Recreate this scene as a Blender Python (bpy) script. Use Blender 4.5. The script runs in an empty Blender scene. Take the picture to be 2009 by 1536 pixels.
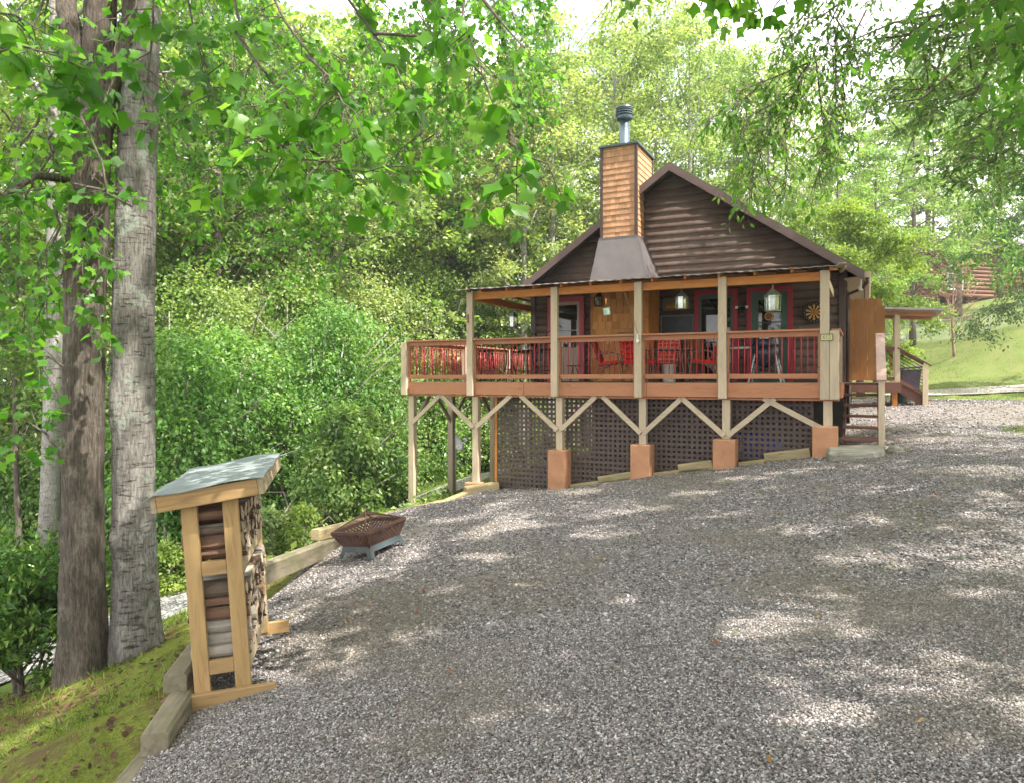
import bpy, math, random
import numpy as np
from mathutils import Vector, Matrix
rng = np.random.default_rng(7)
random.seed(7)
scene = bpy.context.scene
COL = scene.collection
R = math.radians
# ------------------------------------------------------------------ camera model (photo pixels -> world)
F, CX, HY = 1400.0, 1004.5, 745.0
def P(px, py, d):
    return Vector(((px-CX)/F*d, d, -(py-HY)/F*d))
cam_d = bpy.data.cameras.new('camera'); cam = bpy.data.objects.new('camera', cam_d); COL.objects.link(cam)
cam.rotation_euler = (R(90), 0, 0)
cam_d.sensor_width = 36; cam_d.lens = F/2009*36; cam_d.shift_y = -(768-HY)/2009
cam_d.clip_end = 2000; cam_d.clip_start = .05
scene.camera = cam
# ------------------------------------------------------------------ tagging
def tag(o, label=None, cat=None, group=None, kind=None):
    if label: o['label'] = label
    if cat: o['category'] = cat
    if group: o['group'] = group
    if kind: o['kind'] = kind
    return o
def empty(name, loc, rot=(0,0,0), label=None, cat=None, group=None, parent=None):
    o = bpy.data.objects.new(name, None); COL.objects.link(o); o.empty_display_size = .2
    o.location = loc; o.rotation_euler = rot
    if parent: o.parent = parent
    return tag(o, label, cat, group)
def dup(o, parent=None, loc=None, rot=None, scale=None):
    c = o.copy(); COL.objects.link(c)
    if parent: c.parent = parent
    if loc is not None: c.location = loc
    if rot is not None: c.rotation_euler = rot
    if scale is not None: c.scale = scale
    for ch in list(o.children): dup(ch, c)
    return c
# ------------------------------------------------------------------ mesh builder
class MB:
    def __init__(s): s.v=[]; s.f=[]; s.m=[]
    def add(s, vs, fs, mi=0):
        n=len(s.v); s.v += [tuple(x) for x in vs]
        for f in fs: s.f.append(tuple(i+n for i in f)); s.m.append(mi)
        return s
    def box(s, x0,x1,y0,y1,z0,z1, mi=0):
        if x0>x1:x0,x1=x1,x0
        if y0>y1:y0,y1=y1,y0
        if z0>z1:z0,z1=z1,z0
        v=[(x0,y0,z0),(x1,y0,z0),(x1,y1,z0),(x0,y1,z0),(x0,y0,z1),(x1,y0,z1),(x1,y1,z1),(x0,y1,z1)]
        return s.add(v,[(0,3,2,1),(4,5,6,7),(0,1,5,4),(1,2,6,5),(2,3,7,6),(3,0,4,7)],mi)
    def hb(s,u0,u1,v0,v1,z0,z1,mi=0): return s.box(-u1,-u0,v0,v1,z0,z1,mi)   # house coordinates: u runs left along the front, v runs inwards
    def bar(s,a,b,w,t,up=(0,0,1),mi=0,ext=0):
        a=Vector(a);b=Vector(b);d=(b-a).normalized(); a=a-d*ext; b=b+d*ext
        up=Vector(up); side=d.cross(up)
        if side.length<1e-4: side=d.cross(Vector((1,0,0)))
        side.normalize(); n=side.cross(d).normalized()
        vs=[]
        for p in (a,b):
            for i,j in ((-1,-1),(1,-1),(1,1),(-1,1)): vs.append(p+side*(i*w/2)+n*(j*t/2))
        return s.add(vs,[(0,1,2,3),(7,6,5,4),(0,4,5,1),(1,5,6,2),(2,6,7,3),(3,7,4,0)],mi)
    def tube(s,pts,rad,n=8,mi=0,cap=True,wob=0):
        pts=[Vector(p) for p in pts]
        if not hasattr(rad,'__len__'): rad=[rad]*len(pts)
        vs=[];prev=None
        for i,p in enumerate(pts):
            d=(pts[min(i+1,len(pts)-1)]-pts[max(i-1,0)]).normalized()
            if prev is None:
                x=d.orthogonal().normalized()
            else:
                x=(prev-d*prev.dot(d)); x=x.normalized() if x.length>1e-5 else d.orthogonal().normalized()
            prev=x; y=d.cross(x)
            for k in range(n):
                a=2*math.pi*k/n; r=rad[i]*(1+(random.uniform(-wob,wob) if wob else 0))
                vs.append(p+x*(math.cos(a)*r)+y*(math.sin(a)*r))
        fs=[]
        for i in range(len(pts)-1):
            for k in range(n):
                k2=(k+1)%n; fs.append((i*n+k,i*n+k2,(i+1)*n+k2,(i+1)*n+k))
        if cap: fs.append(tuple(range(n-1,-1,-1))); fs.append(tuple((len(pts)-1)*n+k for k in range(n)))
        return s.add(vs,fs,mi)
    def lathe(s,prof,n=20,c=(0,0,0),mi=0,axis='z'):
        vs=[];fs=[]
        for r,z in prof:
            for k in range(n):
                a=2*math.pi*k/n; x,y=r*math.cos(a),r*math.sin(a)
                q=(x,y,z) if axis=='z' else (x,z,y)
                vs.append((c[0]+q[0],c[1]+q[1],c[2]+q[2]))
        for i in range(len(prof)-1):
            for k in range(n):
                k2=(k+1)%n; fs.append((i*n+k,i*n+k2,(i+1)*n+k2,(i+1)*n+k))
        fs.append(tuple(range(n-1,-1,-1))); fs.append(tuple((len(prof)-1)*n+k for k in range(n)))
        return s.add(vs,fs,mi)
    def prism(s,poly,y0,y1,mi=0):           # polygon in x,z extruded along y
        n=len(poly); vs=[(x,y0,z) for x,z in poly]+[(x,y1,z) for x,z in poly]
        fs=[tuple(range(n)),tuple(range(2*n-1,n-1,-1))]
        for k in range(n): k2=(k+1)%n; fs.append((k,k+n,k2+n,k2))
        return s.add(vs,fs,mi)
    def build(s,name,mat,parent=None,bevel=0,smooth=False,loc=None):
        me=bpy.data.meshes.new(name); me.from_pydata(s.v,[],s.f)
        mats=mat if isinstance(mat,(list,tuple)) else [mat]
        for m in mats: me.materials.append(m)
        if len(mats)>1: me.polygons.foreach_set('material_index',s.m)
        if smooth: me.polygons.foreach_set('use_smooth',[True]*len(s.f))
        import bmesh
        bm=bmesh.new(); bm.from_mesh(me); bmesh.ops.recalc_face_normals(bm,faces=bm.faces); bm.to_mesh(me); bm.free()
        me.update()
        o=bpy.data.objects.new(name,me); COL.objects.link(o)
        if parent: o.parent=parent
        if loc is not None: o.location=loc
        if bevel:
            b=o.modifiers.new('bevel','BEVEL'); b.width=bevel; b.segments=2; b.limit_method='ANGLE'; b.angle_limit=R(50)
        return o
def big_mesh(name, V, T, mat, parent=None, smooth=False):
    """V (n,3) float, T (m,k) int faces of equal size, straight from numpy"""
    me=bpy.data.meshes.new(name); k=T.shape[1]
    me.vertices.add(len(V)); me.vertices.foreach_set('co',np.ascontiguousarray(V,dtype=np.float32).ravel())
    me.loops.add(T.size); me.loops.foreach_set('vertex_index',np.ascontiguousarray(T,dtype=np.int32).ravel())
    me.polygons.add(len(T)); me.polygons.foreach_set('loop_start',np.arange(0,T.size,k,dtype=np.int32))
    try: me.polygons.foreach_set('loop_total',np.full(len(T),k,dtype=np.int32))
    except Exception: pass
    if smooth: me.polygons.foreach_set('use_smooth',np.ones(len(T),dtype=bool))
    me.update(calc_edges=True); me.validate()
    me.materials.append(mat)
    o=bpy.data.objects.new(name,me); COL.objects.link(o)
    if parent: o.parent=parent
    return o
# ------------------------------------------------------------------ materials
class NT:
    def __init__(s,name):
        s.m=bpy.data.materials.new(name); s.m.use_nodes=True; s.t=s.m.node_tree; s.t.nodes.clear()
        s.out=s.n('ShaderNodeOutputMaterial')
    def n(s,t,**k):
        o=s.t.nodes.new(t)
        for a,b in k.items(): setattr(o,a,b)
        return o
    def l(s,a,b): s.t.links.new(a,b)
    def coord(s,kind='Object',scale=(1,1,1)):
        tc=s.n('ShaderNodeTexCoord'); mp=s.n('ShaderNodeMapping'); mp.inputs['Scale'].default_value=scale
        s.l(tc.outputs[kind],mp.inputs['Vector']); return mp.outputs['Vector']
    def noise(s,vec,scale,detail=4,rough=.55,dist=0):
        n=s.n('ShaderNodeTexNoise'); n.inputs['Scale'].default_value=scale; n.inputs['Detail'].default_value=detail
        n.inputs['Roughness'].default_value=rough; n.inputs['Distortion'].default_value=dist
        if vec is not None: s.l(vec,n.inputs['Vector'])
        return n.outputs['Fac']
    def ramp(s,fac,stops,interp='LINEAR'):
        r=s.n('ShaderNodeValToRGB'); r.color_ramp.interpolation=interp; e=r.color_ramp.elements
        while len(e)<len(stops): e.new(.5)
        for i,(p,c) in enumerate(stops):
            e[i].position=p; e[i].color=(*c,1) if hasattr(c,'__len__') else (c,c,c,1)
        s.l(fac,r.inputs['Fac']); return r.outputs['Color']
    def mix(s,fac,a,b,mode='MIX'):
        m=s.n('ShaderNodeMix',data_type='RGBA',blend_type=mode)
        for sock,val in ((m.inputs[0],fac),(m.inputs[6],a),(m.inputs[7],b)):
            if hasattr(val,'links') or hasattr(val,'is_linked'): s.l(val,sock)
            else: sock.default_value=val if not hasattr(val,'__len__') else (*val,1)
        return m.outputs[2]
    def math(s,op,a,b=0):
        m=s.n('ShaderNodeMath',operation=op)
        for sock,val in ((m.inputs[0],a),(m.inputs[1],b)):
            if hasattr(val,'is_linked'): s.l(val,sock)
            else: sock.default_value=val
        return m.outputs[0]
    def bump(s,h,strength=.3,dist=.01,normal=None):
        b=s.n('ShaderNodeBump'); b.inputs['Strength'].default_value=strength; b.inputs['Distance'].default_value=dist
        s.l(h,b.inputs['Height'])
        if normal is not None: s.l(normal,b.inputs['Normal'])
        return b.outputs['Normal']
    def bsdf(s,col,rough=.6,metal=0,spec=.4,normal=None,**k):
        p=s.n('ShaderNodeBsdfPrincipled')
        for nm,val in (('Base Color',col),('Roughness',rough),('Metallic',metal),('Specular IOR Level',spec)):
            if hasattr(val,'is_linked'): s.l(val,p.inputs[nm])
            else: p.inputs[nm].default_value=val if not hasattr(val,'__len__') else (*val,1)
        if normal is not None: s.l(normal,p.inputs['Normal'])
        for nm,val in k.items(): p.inputs[nm.replace('_',' ')].default_value=val
        return p.outputs[0]
    def done(s,sh): s.l(sh,s.out.inputs['Surface']); return s.m
    def rnd(s): return s.n('ShaderNodeNewGeometry').outputs['Random Per Island']
    def orand(s): return s.n('ShaderNodeObjectInfo').outputs['Random']
def lin(r,g,b):
    f=lambda c:(c/255/12.92 if c/255<=.04045 else ((c/255+.055)/1.055)**2.4)
    return (f(r),f(g),f(b))
def sc(c,k): return tuple(min(1,x*k) for x in c)
def plain(name,col,rough=.55,metal=0,var=.25,scale=6,bump=.15,bscale=60,stretch=(1,1,1),spec=.4,island=.0,dirt=None):
    t=NT(name); v=t.coord('Object',stretch)
    n1=t.noise(v,scale,6,.6); c=t.ramp(n1,[(.25,sc(col,1-var)),(.75,sc(col,1+var))])
    if island:
        r=t.ramp(t.rnd(),[(0,1-island),(1,1+island*.6)]); c=t.mix(1.0,c,r,'MULTIPLY')
    if dirt:
        d=t.ramp(t.noise(t.coord('Object'),2.3,8,.7),[(.55,0),(.72,1)]); c=t.mix(t.math('MULTIPLY',d,.6),c,dirt)
    rr=t.ramp(t.noise(v,scale*3,3),[(.3,max(.02,rough-.08)),(.7,min(1,rough+.1))])
    return t.done(t.bsdf(c,rr,metal,spec,t.bump(t.noise(v,bscale,4,.65),bump,.01)))
def wood(name,col,col2,axis='x',rough=.6,ring=14,bump=.25,knots=True,var=.5,weather=None):
    """grain stretched along one local axis; varies per board"""
    t=NT(name); st={'x':(.12,1,1),'y':(1,.12,1),'z':(1,1,.12)}[axis]
    tc=t.n('ShaderNodeTexCoord'); off=t.n('ShaderNodeVectorMath',operation='ADD')
    t.l(tc.outputs['Object'],off.inputs[0])
    rn=t.n('ShaderNodeVectorMath',operation='SCALE'); cmb=t.n('ShaderNodeCombineXYZ'); r0=t.rnd(); r1=t.orand()
    t.l(r0,cmb.inputs[0]); t.l(r1,cmb.inputs[1]); t.l(r0,cmb.inputs[2])
    t.l(cmb.outputs[0],rn.inputs[0]); rn.inputs['Scale'].default_value=13; t.l(rn.outputs[0],off.inputs[1])
    mp=t.n('ShaderNodeMapping'); mp.inputs['Scale'].default_value=st; t.l(off.outputs[0],mp.inputs['Vector'])
    v=mp.outputs['Vector']
    g=t.noise(v,ring*3.2,5,.6,1.2); g2=t.noise(v,ring*.6,3,.5,.6)
    gg=t.math('ADD',t.math('MULTIPLY',g,.6),t.math('MULTIPLY',g2,.4))
    c=t.ramp(gg,[(.3,col2),(.5,col),(.72,sc(col,1+var*.45))])
    br=t.ramp(t.math('FRACT',t.math('ADD',t.math('MULTIPLY',r0,7.3),t.math('MULTIPLY',r1,3.1))),[(0,1-.22*var),(1,1+.16*var)])
    c=t.mix(1.0,c,br,'MULTIPLY')
    if knots:
        vo=t.n('ShaderNodeTexVoronoi'); vo.inputs['Scale'].default_value=5; 
        mp2=t.n('ShaderNodeMapping'); mp2.inputs['Scale'].default_value={'x':(.35,1,1),'y':(1,.35,1),'z':(1,1,.35)}[axis]; t.l(off.outputs[0],mp2.inputs['Vector'])
        t.l(mp2.outputs[0],vo.inputs['Vector'])
        k=t.ramp(vo.outputs['Distance'],[(.03,1),(.10,0)]); c=t.mix(t.math('MULTIPLY',k,.65),c,sc(col2,.45))
    if weather:
        w=t.ramp(t.noise(tc.outputs['Object'],2.2,7,.65),[(.42,0),(.68,1)]); c=t.mix(t.math('MULTIPLY',w,.75),c,weather)
    return t.done(t.bsdf(c,rough,0,.3,t.bump(gg,bump,.006)))
def leafmat(name,cols,trans=.45,rough=.42,hue=.12,gain=1.0,mottle=1.1):
    """cols: dark..light leaf colours; light passes through the blade"""
    t=NT(name); r=t.rnd()
    st=[(i/(len(cols)-1),sc(c,gain)) for i,c in enumerate(cols)]
    c=t.ramp(r,st)
    o=t.ramp(t.orand(),[(0,(1-hue,1-hue*.6,1-hue)),(1,(1+hue,1+hue*.5,1))]); c=t.mix(1.0,c,o,'MULTIPLY')
    if mottle: c=t.mix(1.0,c,t.ramp(t.noise(t.coord('Object'),mottle,3,.5),[(.32,(.66,.76,.72)),(.5,(1,1,1)),(.68,(1.28,1.16,1.05))]),'MULTIPLY')
    p=t.bsdf(c,rough,0,.35)
    tr=t.n('ShaderNodeBsdfTranslucent'); ct=t.mix(1.0,c,(1.25,1.35,.55),'MULTIPLY'); t.l(ct,tr.inputs['Color'])
    m=t.n('ShaderNodeMixShader'); m.inputs[0].default_value=trans; t.l(p,m.inputs[1]); t.l(tr.outputs[0],m.inputs[2])
    return t.done(m.outputs[0])
# ------------------------------------------------------------------ terrain (thin-plate spline through surveyed points)
H0=Vector((5.35,12.25,0)); HL=Vector((-.895,.446,0)); HN=Vector((.446,.895,0))
HROT=math.atan2(-.446,.895)
def HW(u,v,z=0): return H0+HL*u+HN*v+Vector((0,0,z))
def hpx(px,v):
    """u of the point of the plane v=const seen at photo column px"""
    t=(px-CX)/F; o=H0+HN*v
    return (o.x-t*o.y)/(.895+.446*t)
ANCH=[(0,0,-1.5),(3,2,-1.42),(6,0,-1.35),(-1,-3,-1.6),(5.6,11.8,-1.27),(3.85,12.8,-1.6),(2.45,13.5,-1.86),(.9,14.2,-2.2),
(-.86,15.2,-2.37),(-1.35,14.3,-2.5),(-1.72,8.5,-2.14),(-1.80,4.7,-2.06),(-1.8,3.2,-2.06),(-2.35,11.5,-2.28),(1.2,8.5,-1.78),(4,7,-1.42),(1.2,5,-1.66),
(7,7,-1.2),(8,12,-1.08),(10.2,14,-1.05),(11.3,19.2,-.66),(8.2,15.2,-1.0),(14,12,-.6),(12,5,-.7),(10,-4,-.9),
(17.5,26,-.78),(20.5,29.5,-.55),(19,36,-.5),(12,28,-.7),(23.7,33,.0),(20,33,-.35),(27.3,38,2.9),(25.5,46,2.4),(22.5,42,.3),(34,45,4.2),(30,62,5.0),(38,58,6.2),(25,24,-.2),(34,30,2.6),
(-2.9,4.6,-2.35),(-2.6,2.6,-2.30),(-3.86,7.4,-2.82),(-4.4,7.2,-3.0),(-3.4,5.6,-2.62),(-3.5,3.5,-2.8),(-4.6,4.6,-3.25),(-5.6,8.5,-3.6),(-3.2,9.2,-2.6),(-3.4,11.5,-3.0),
(-6.2,10.5,-3.85),(-5,13.5,-3.7),(-3.2,18,-3.35),(-1,23,-3.0),(-8.5,7,-4.1),(-9.7,15,-4.25),(-6.7,15,-3.95),(-13,14,-4.9),
(-2.4,16.3,-2.95),(-1.9,19,-3.1),(.5,17.5,-2.6),(3,17,-2.2),(4,23,-2.2),(8,20,-1.0),(-6,24,-4.6),(-14,26,-6.5),(0,34,-4.5),(-10,40,-8),(-30,30,-10),(-20,10,-7),(10,40,-2.5),(-20,70,-10),(20,70,2.5),(50,70,9),(60,20,7),(30,-20,1),(-30,-20,-8),(0,-20,-2),(-60,40,-13),(-50,90,-12),(0,95,-4),(60,110,12)]
_A=np.array(ANCH,float)
def _tps():
    X=_A[:,:2]/10; n=len(X); d=np.linalg.norm(X[:,None]-X[None],axis=2); K=np.where(d>0,d*d*np.log(d+1e-12),0)+np.eye(n)*.002
    Pm=np.hstack([np.ones((n,1)),X]); L=np.zeros((n+3,n+3)); L[:n,:n]=K; L[:n,n:]=Pm; L[n:,:n]=Pm.T
    return X,np.linalg.solve(L,np.concatenate([_A[:,2],np.zeros(3)]))
_TX,_TW=_tps()
def ground_np(x,y):
    x=np.clip(np.asarray(x,float),-75,75); y=np.clip(np.asarray(y,float),-25,115)
    Q=np.stack([x,y],-1)/10; sh=Q.shape[:-1]; Q=Q.reshape(-1,2); out=np.empty(len(Q))
    for i in range(0,len(Q),20000):
        q=Q[i:i+20000]; d=np.linalg.norm(q[:,None]-_TX[None],axis=2); K=np.where(d>0,d*d*np.log(d+1e-12),0)
        out[i:i+20000]=K@_TW[:-3]+_TW[-3]+q@_TW[-2:]
    return out.reshape(sh)
def gz(x,y): return float(ground_np([x],[y])[0])
def hgz(u,v): p=HW(u,v); return gz(p.x,p.y)
EXPO=2.15
# ------------------------------------------------------------------ light and sky (thin bright summer cloud over most of it)
CLOUD=5.0
SUN_EL, SUN_AZ = R(57), math.atan2(-.60,.80)     # azimuth in the xy plane: from the right, slightly behind the viewer
sd=Vector((math.cos(SUN_EL)*math.cos(SUN_AZ), math.cos(SUN_EL)*math.sin(SUN_AZ), math.sin(SUN_EL)))
w=bpy.data.worlds.new('World'); scene.world=w; w.use_nodes=True
wt=w.node_tree; wt.nodes.clear()
sky=wt.nodes.new('ShaderNodeTexSky'); sky.sky_type='NISHITA'; sky.sun_disc=False
sky.sun_elevation=SUN_EL; sky.sun_rotation=math.pi/2-SUN_AZ; sky.air_density=1.0; sky.dust_density=9.0; sky.ozone_density=.3; sky.altitude=700
bg=wt.nodes.new('ShaderNodeBackground'); bg.inputs['Strength'].default_value=.15
wo=wt.nodes.new('ShaderNodeOutputWorld'); 
tcw=wt.nodes.new('ShaderNodeTexCoord'); mpw=wt.nodes.new('ShaderNodeMapping'); mpw.inputs['Scale'].default_value=(1,1,2.2); wt.links.new(tcw.outputs['Generated'],mpw.inputs['Vector'])
nzw=wt.nodes.new('ShaderNodeTexNoise'); nzw.inputs['Scale'].default_value=3.2; nzw.inputs['Detail'].default_value=7; nzw.inputs['Roughness'].default_value=.55; wt.links.new(mpw.outputs[0],nzw.inputs['Vector'])
crw=wt.nodes.new('ShaderNodeValToRGB'); crw.color_ramp.elements[0].position=.34; crw.color_ramp.elements[1].position=.52; wt.links.new(nzw.outputs['Fac'],crw.inputs['Fac'])
mxw=wt.nodes.new('ShaderNodeMix'); mxw.data_type='RGBA'; wt.links.new(crw.outputs['Color'],mxw.inputs[0]); wt.links.new(sky.outputs[0],mxw.inputs[6]); mxw.inputs[7].default_value=(CLOUD,CLOUD*.985,CLOUD*.96,1)
wt.links.new(mxw.outputs[2],bg.inputs[0]); wt.links.new(bg.outputs[0],wo.inputs[0])
sl=bpy.data.lights.new('sun','SUN'); sl.energy=3.0; sl.angle=R(.55); sl.color=(1,.945,.86)
so=bpy.data.objects.new('sun',sl); COL.objects.link(so); so.rotation_euler=(-sd).to_track_quat('-Z','Y').to_euler(); so.location=(0,0,40)
vs=scene.view_settings; vs.view_transform='Standard'; vs.look='None'; vs.gamma=1; vs.exposure=EXPO
cy=scene.cycles
cy.max_bounces=7; cy.diffuse_bounces=4; cy.glossy_bounces=3; cy.transmission_bounces=4; cy.transparent_max_bounces=4
cy.caustics_reflective=False; cy.caustics_refractive=False; cy.use_adaptive_sampling=True; cy.adaptive_threshold=.015; cy.use_denoising=True
cy.sample_clamp_indirect=6
# ------------------------------------------------------------------ materials of the setting
def smooth(a,b,x): t=np.clip((x-a)/(b-a),0,1); return t*t*(3-2*t)
_TL=np.array([(-6,-1.6),(0,-1.85),(3.3,-1.93),(4.5,-2.16),(5.6,-2.44),(7.9,-2.66),(9.6,-2.64),(14.2,-1.36),(15.3,-.75),(17,-.3),(40,4)])
def left_x(y): return np.interp(y,_TL[:,0],_TL[:,1])         # the line of timbers: gravel lies to its right
def right_x(y): return np.interp(y,[-6,10,14,18,24,28,33],[9,10.6,10.9,16,21,24,24])
LR=np.array([(-13.5,4.5),(-9.2,7.4),(-6.7,10.4),(-5.4,13.2),(-3.9,17),(-2.2,20.5),(-.2,24),(2,30)])   # lower drive, centre line
def lr_dist(x,y):
    d=np.full(np.shape(x),1e9)
    for a,b in zip(LR[:-1],LR[1:]):
        ab=b-a; t=np.clip(((x-a[0])*ab[0]+(y-a[1])*ab[1])/(ab@ab),0,1); d=np.minimum(d,np.hypot(x-a[0]-t*ab[0],y-a[1]-t*ab[1]))
    return d
def gravel_mask(x,y):
    e=.35
    return smooth(-.02,.06,x-left_x(y))*smooth(-e,e,right_x(y)-x+.5*np.sin(y*1.7)+.3*np.sin(y*4.1))*smooth(-.5,.5,25.4-y+.4*np.sin(x*.9))*smooth(-7,-6,y)
def axis(segs):
    o=[]
    for a,b,s in segs: o+=list(np.arange(a,b,s))
    return np.array(o+[segs[-1][1]])
gx=axis([(-400,-80,40),(-80,-14,3),(-14,-5,.35),(-5,.5,.12),(.5,12,.35),(12,34,.6),(34,80,3),(80,420,40)])
gy=axis([(-60,-4,4),(-4,2,.5),(2,16,.14),(16,50,.5),(50,120,3),(120,600,40)])
GX,GY=np.meshgrid(gx,gy); GZ=ground_np(GX,GY)
def lump(x,y,s): return np.sin(x*3.1*s+1.3*np.sin(y*2.3*s))*np.cos(y*2.7*s+1.1*np.sin(x*1.9*s))
gm=gravel_mask(GX,GY); lr=1-smooth(.75,1.1,lr_dist(GX,GY)+.15*np.sin(GX*2.1+GY*1.3))
GZt=GZ+(.025*lump(GX,GY,1)+.012*lump(GX,GY,2.7))*(1-np.maximum(gm,lr))-.07*np.maximum(smooth(.15,.6,gm),smooth(.15,.6,lr))
lawn=smooth(-1.5,1.5,(GX-13.5))*smooth(14,20,GY)
moss=smooth(-.5,1.2,7.5-GY+.6*(GX+6))*smooth(-9,-6,GX)*(1-lawn)
grassl=np.clip(smooth(3.2,1.2,lr_dist(GX,GY)),0,1)*(1-moss)
me_v=np.stack([GX,GY,GZt],-1).reshape(-1,3)
def grid_faces(ny,nx):
    i=np.arange(ny*nx).reshape(ny,nx); return np.stack([i[:-1,:-1],i[:-1,1:],i[1:,1:],i[1:,:-1]],-1).reshape(-1,4)
def zone_attr(o,r,g,b):
    a=o.data.color_attributes.new('zone','FLOAT_COLOR','POINT'); c=np.stack([r.ravel(),g.ravel(),b.ravel(),np.ones(r.size)],-1).astype(np.float32)
    a.data.foreach_set('color',c.ravel())
t=NT('ground'); v=t.coord('Object')
at=t.n('ShaderNodeAttribute',attribute_name='zone'); sep=t.n('ShaderNodeSeparateColor'); t.l(at.outputs['Color'],sep.inputs[0])
n1=t.noise(v,1.1,8,.65); n2=t.noise(v,7,8,.7); n3=t.noise(v,45,6,.7)
litter=t.ramp(n2,[(.3,(.035,.022,.014)),(.5,(.085,.052,.030)),(.68,(.16,.10,.06))])
mossc=t.ramp(n3,[(.3,(.06,.08,.015)),(.5,(.15,.175,.03)),(.7,(.27,.28,.06))])
mm=t.ramp(t.math('ADD',t.math('MULTIPLY',n1,.55),t.math('MULTIPLY',n2,.45)),[(.50,1),(.62,0)])
mossy=t.mix(mm,litter,mossc)
lawnc=t.ramp(t.math('ADD',t.math('MULTIPLY',n1,.4),t.math('MULTIPLY',n3,.6)),[(.32,(.06,.085,.022)),(.5,(.125,.165,.045)),(.68,(.21,.225,.085))])
lm=t.ramp(t.noise(v,2.2,9,.75),[(.52,0),(.64,1)]); lawnc=t.mix(t.math('MULTIPLY',lm,.6),lawnc,(.17,.12,.07))
grc=t.ramp(n2,[(.3,(.06,.10,.02)),(.6,(.14,.20,.04))])
c=t.mix(sep.outputs[1],litter,mossy); c=t.mix(sep.outputs[2],c,grc); c=t.mix(sep.outputs[0],c,lawnc)
M_ground=t.done(t.bsdf(c,.95,0,.1,t.bump(t.math('ADD',n2,t.math('MULTIPLY',n3,.6)),.7,.04)))
g=big_mesh('ground',me_v,grid_faces(*GX.shape),M_ground,smooth=True); tag(g,kind='structure'); zone_attr(g,lawn,moss,grassl)
# gravel
def gravelmat(name,tint,scale):
    t=NT(name); v=t.coord('Object')
    vo=t.n('ShaderNodeTexVoronoi'); vo.inputs['Scale'].default_value=scale; t.l(v,vo.inputs['Vector'])
    vo2=t.n('ShaderNodeTexVoronoi'); vo2.inputs['Scale'].default_value=scale*.45; t.l(v,vo2.inputs['Vector'])
    sp=t.n('ShaderNodeSeparateColor'); t.l(vo.outputs['Color'],sp.inputs[0])
    c=t.ramp(sp.outputs[0],[(0,sc(tint,.22)),(.3,sc(tint,.62)),(.6,sc(tint,1.0)),(.84,sc(tint,1.7)),(1,sc(tint,3.0))])
    c=t.mix(t.ramp(sp.outputs[1],[(.72,0),(.9,.35)]),c,(.20,.14,.09))
    gap=t.ramp(vo.outputs['Distance'],[(.0,1),(.55,1),(.95,.42)]); c=t.mix(1.0,c,gap,'MULTIPLY')
    n=t.noise(v,.55,7,.62); n2=t.noise(v,2.6,7,.7)
    worn=t.ramp(n,[(.47,0),(.64,.55)]); c=t.mix(worn,c,(.19,.165,.115))
    c=t.mix(t.ramp(n2,[(.62,0),(.76,.5)]),c,(.075,.06,.035))
    h=t.math('ADD',t.math('MULTIPLY',vo.outputs['Distance'],-1),t.math('MULTIPLY',vo2.outputs['Distance'],-.8))
    return t.done(t.bsdf(c,.85,0,.25,t.bump(h,.9,.02)))
M_gravel=gravelmat('gravel',(.235,.214,.206),85)
qx=axis([(-4,3,.1),(3,12,.2),(12,26,.4)]); qy=axis([(-6,2,.5),(2,16,.1),(16,31,.3)])
QX,QY=np.meshgrid(qx,qy)
LX=left_x(QY); QX=np.maximum(QX,LX)     # the sheet ends against the timbers
QZ=ground_np(QX,QY)+.008*lump(QX,QY,1.3)
gq=gravel_mask(QX+.05,QY); fq=grid_faces(*QX.shape)
keep=(gq.ravel()[fq].min(1)>.35)&((QX.ravel()[fq].max(1)-QX.ravel()[fq].min(1))>1e-4)
used,inv=np.unique(fq[keep],return_inverse=True)
gd=big_mesh('gravel_driveway',np.stack([QX,QY,QZ],-1).reshape(-1,3)[used],inv.reshape(-1,4),M_gravel,smooth=True); tag(gd,kind='structure')
M_road=gravelmat('lower_road_gravel',(.34,.33,.31),30)
vs_=[];fs_=[]
import itertools
S=np.concatenate([np.linspace(a,b,14)[:-1] for a,b in zip(LR[:-1],LR[1:])]+[LR[-1:]])
nrm=np.gradient(S,axis=0); nrm=np.stack([-nrm[:,1],nrm[:,0]],-1)/np.linalg.norm(nrm,axis=1)[:,None]
offs=np.linspace(-.95,.95,9); RX=S[:,0:1]+nrm[:,0:1]*offs; RY=S[:,1:2]+nrm[:,1:2]*offs
lrm=big_mesh('lower_road',np.stack([RX,RY,ground_np(RX,RY)-.012],-1).reshape(-1,3),grid_faces(*RX.shape),M_road,smooth=True); tag(lrm,kind='structure')
TX_=np.linspace(12,34,40); tc_=30.3+.3*np.sin(TX_*.35); to_=np.linspace(-1.2,1.2,7)
XX=np.repeat(TX_[:,None],7,1); YY=tc_[:,None]+to_[None,:]
ft=big_mesh('upper_track',np.stack([XX,YY,ground_np(XX,YY)+.06],-1).reshape(-1,3),grid_faces(*XX.shape)[:,::-1],gravelmat('upper_track_gravel',(.42,.39,.33),20),smooth=True); tag(ft,kind='structure')
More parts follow.
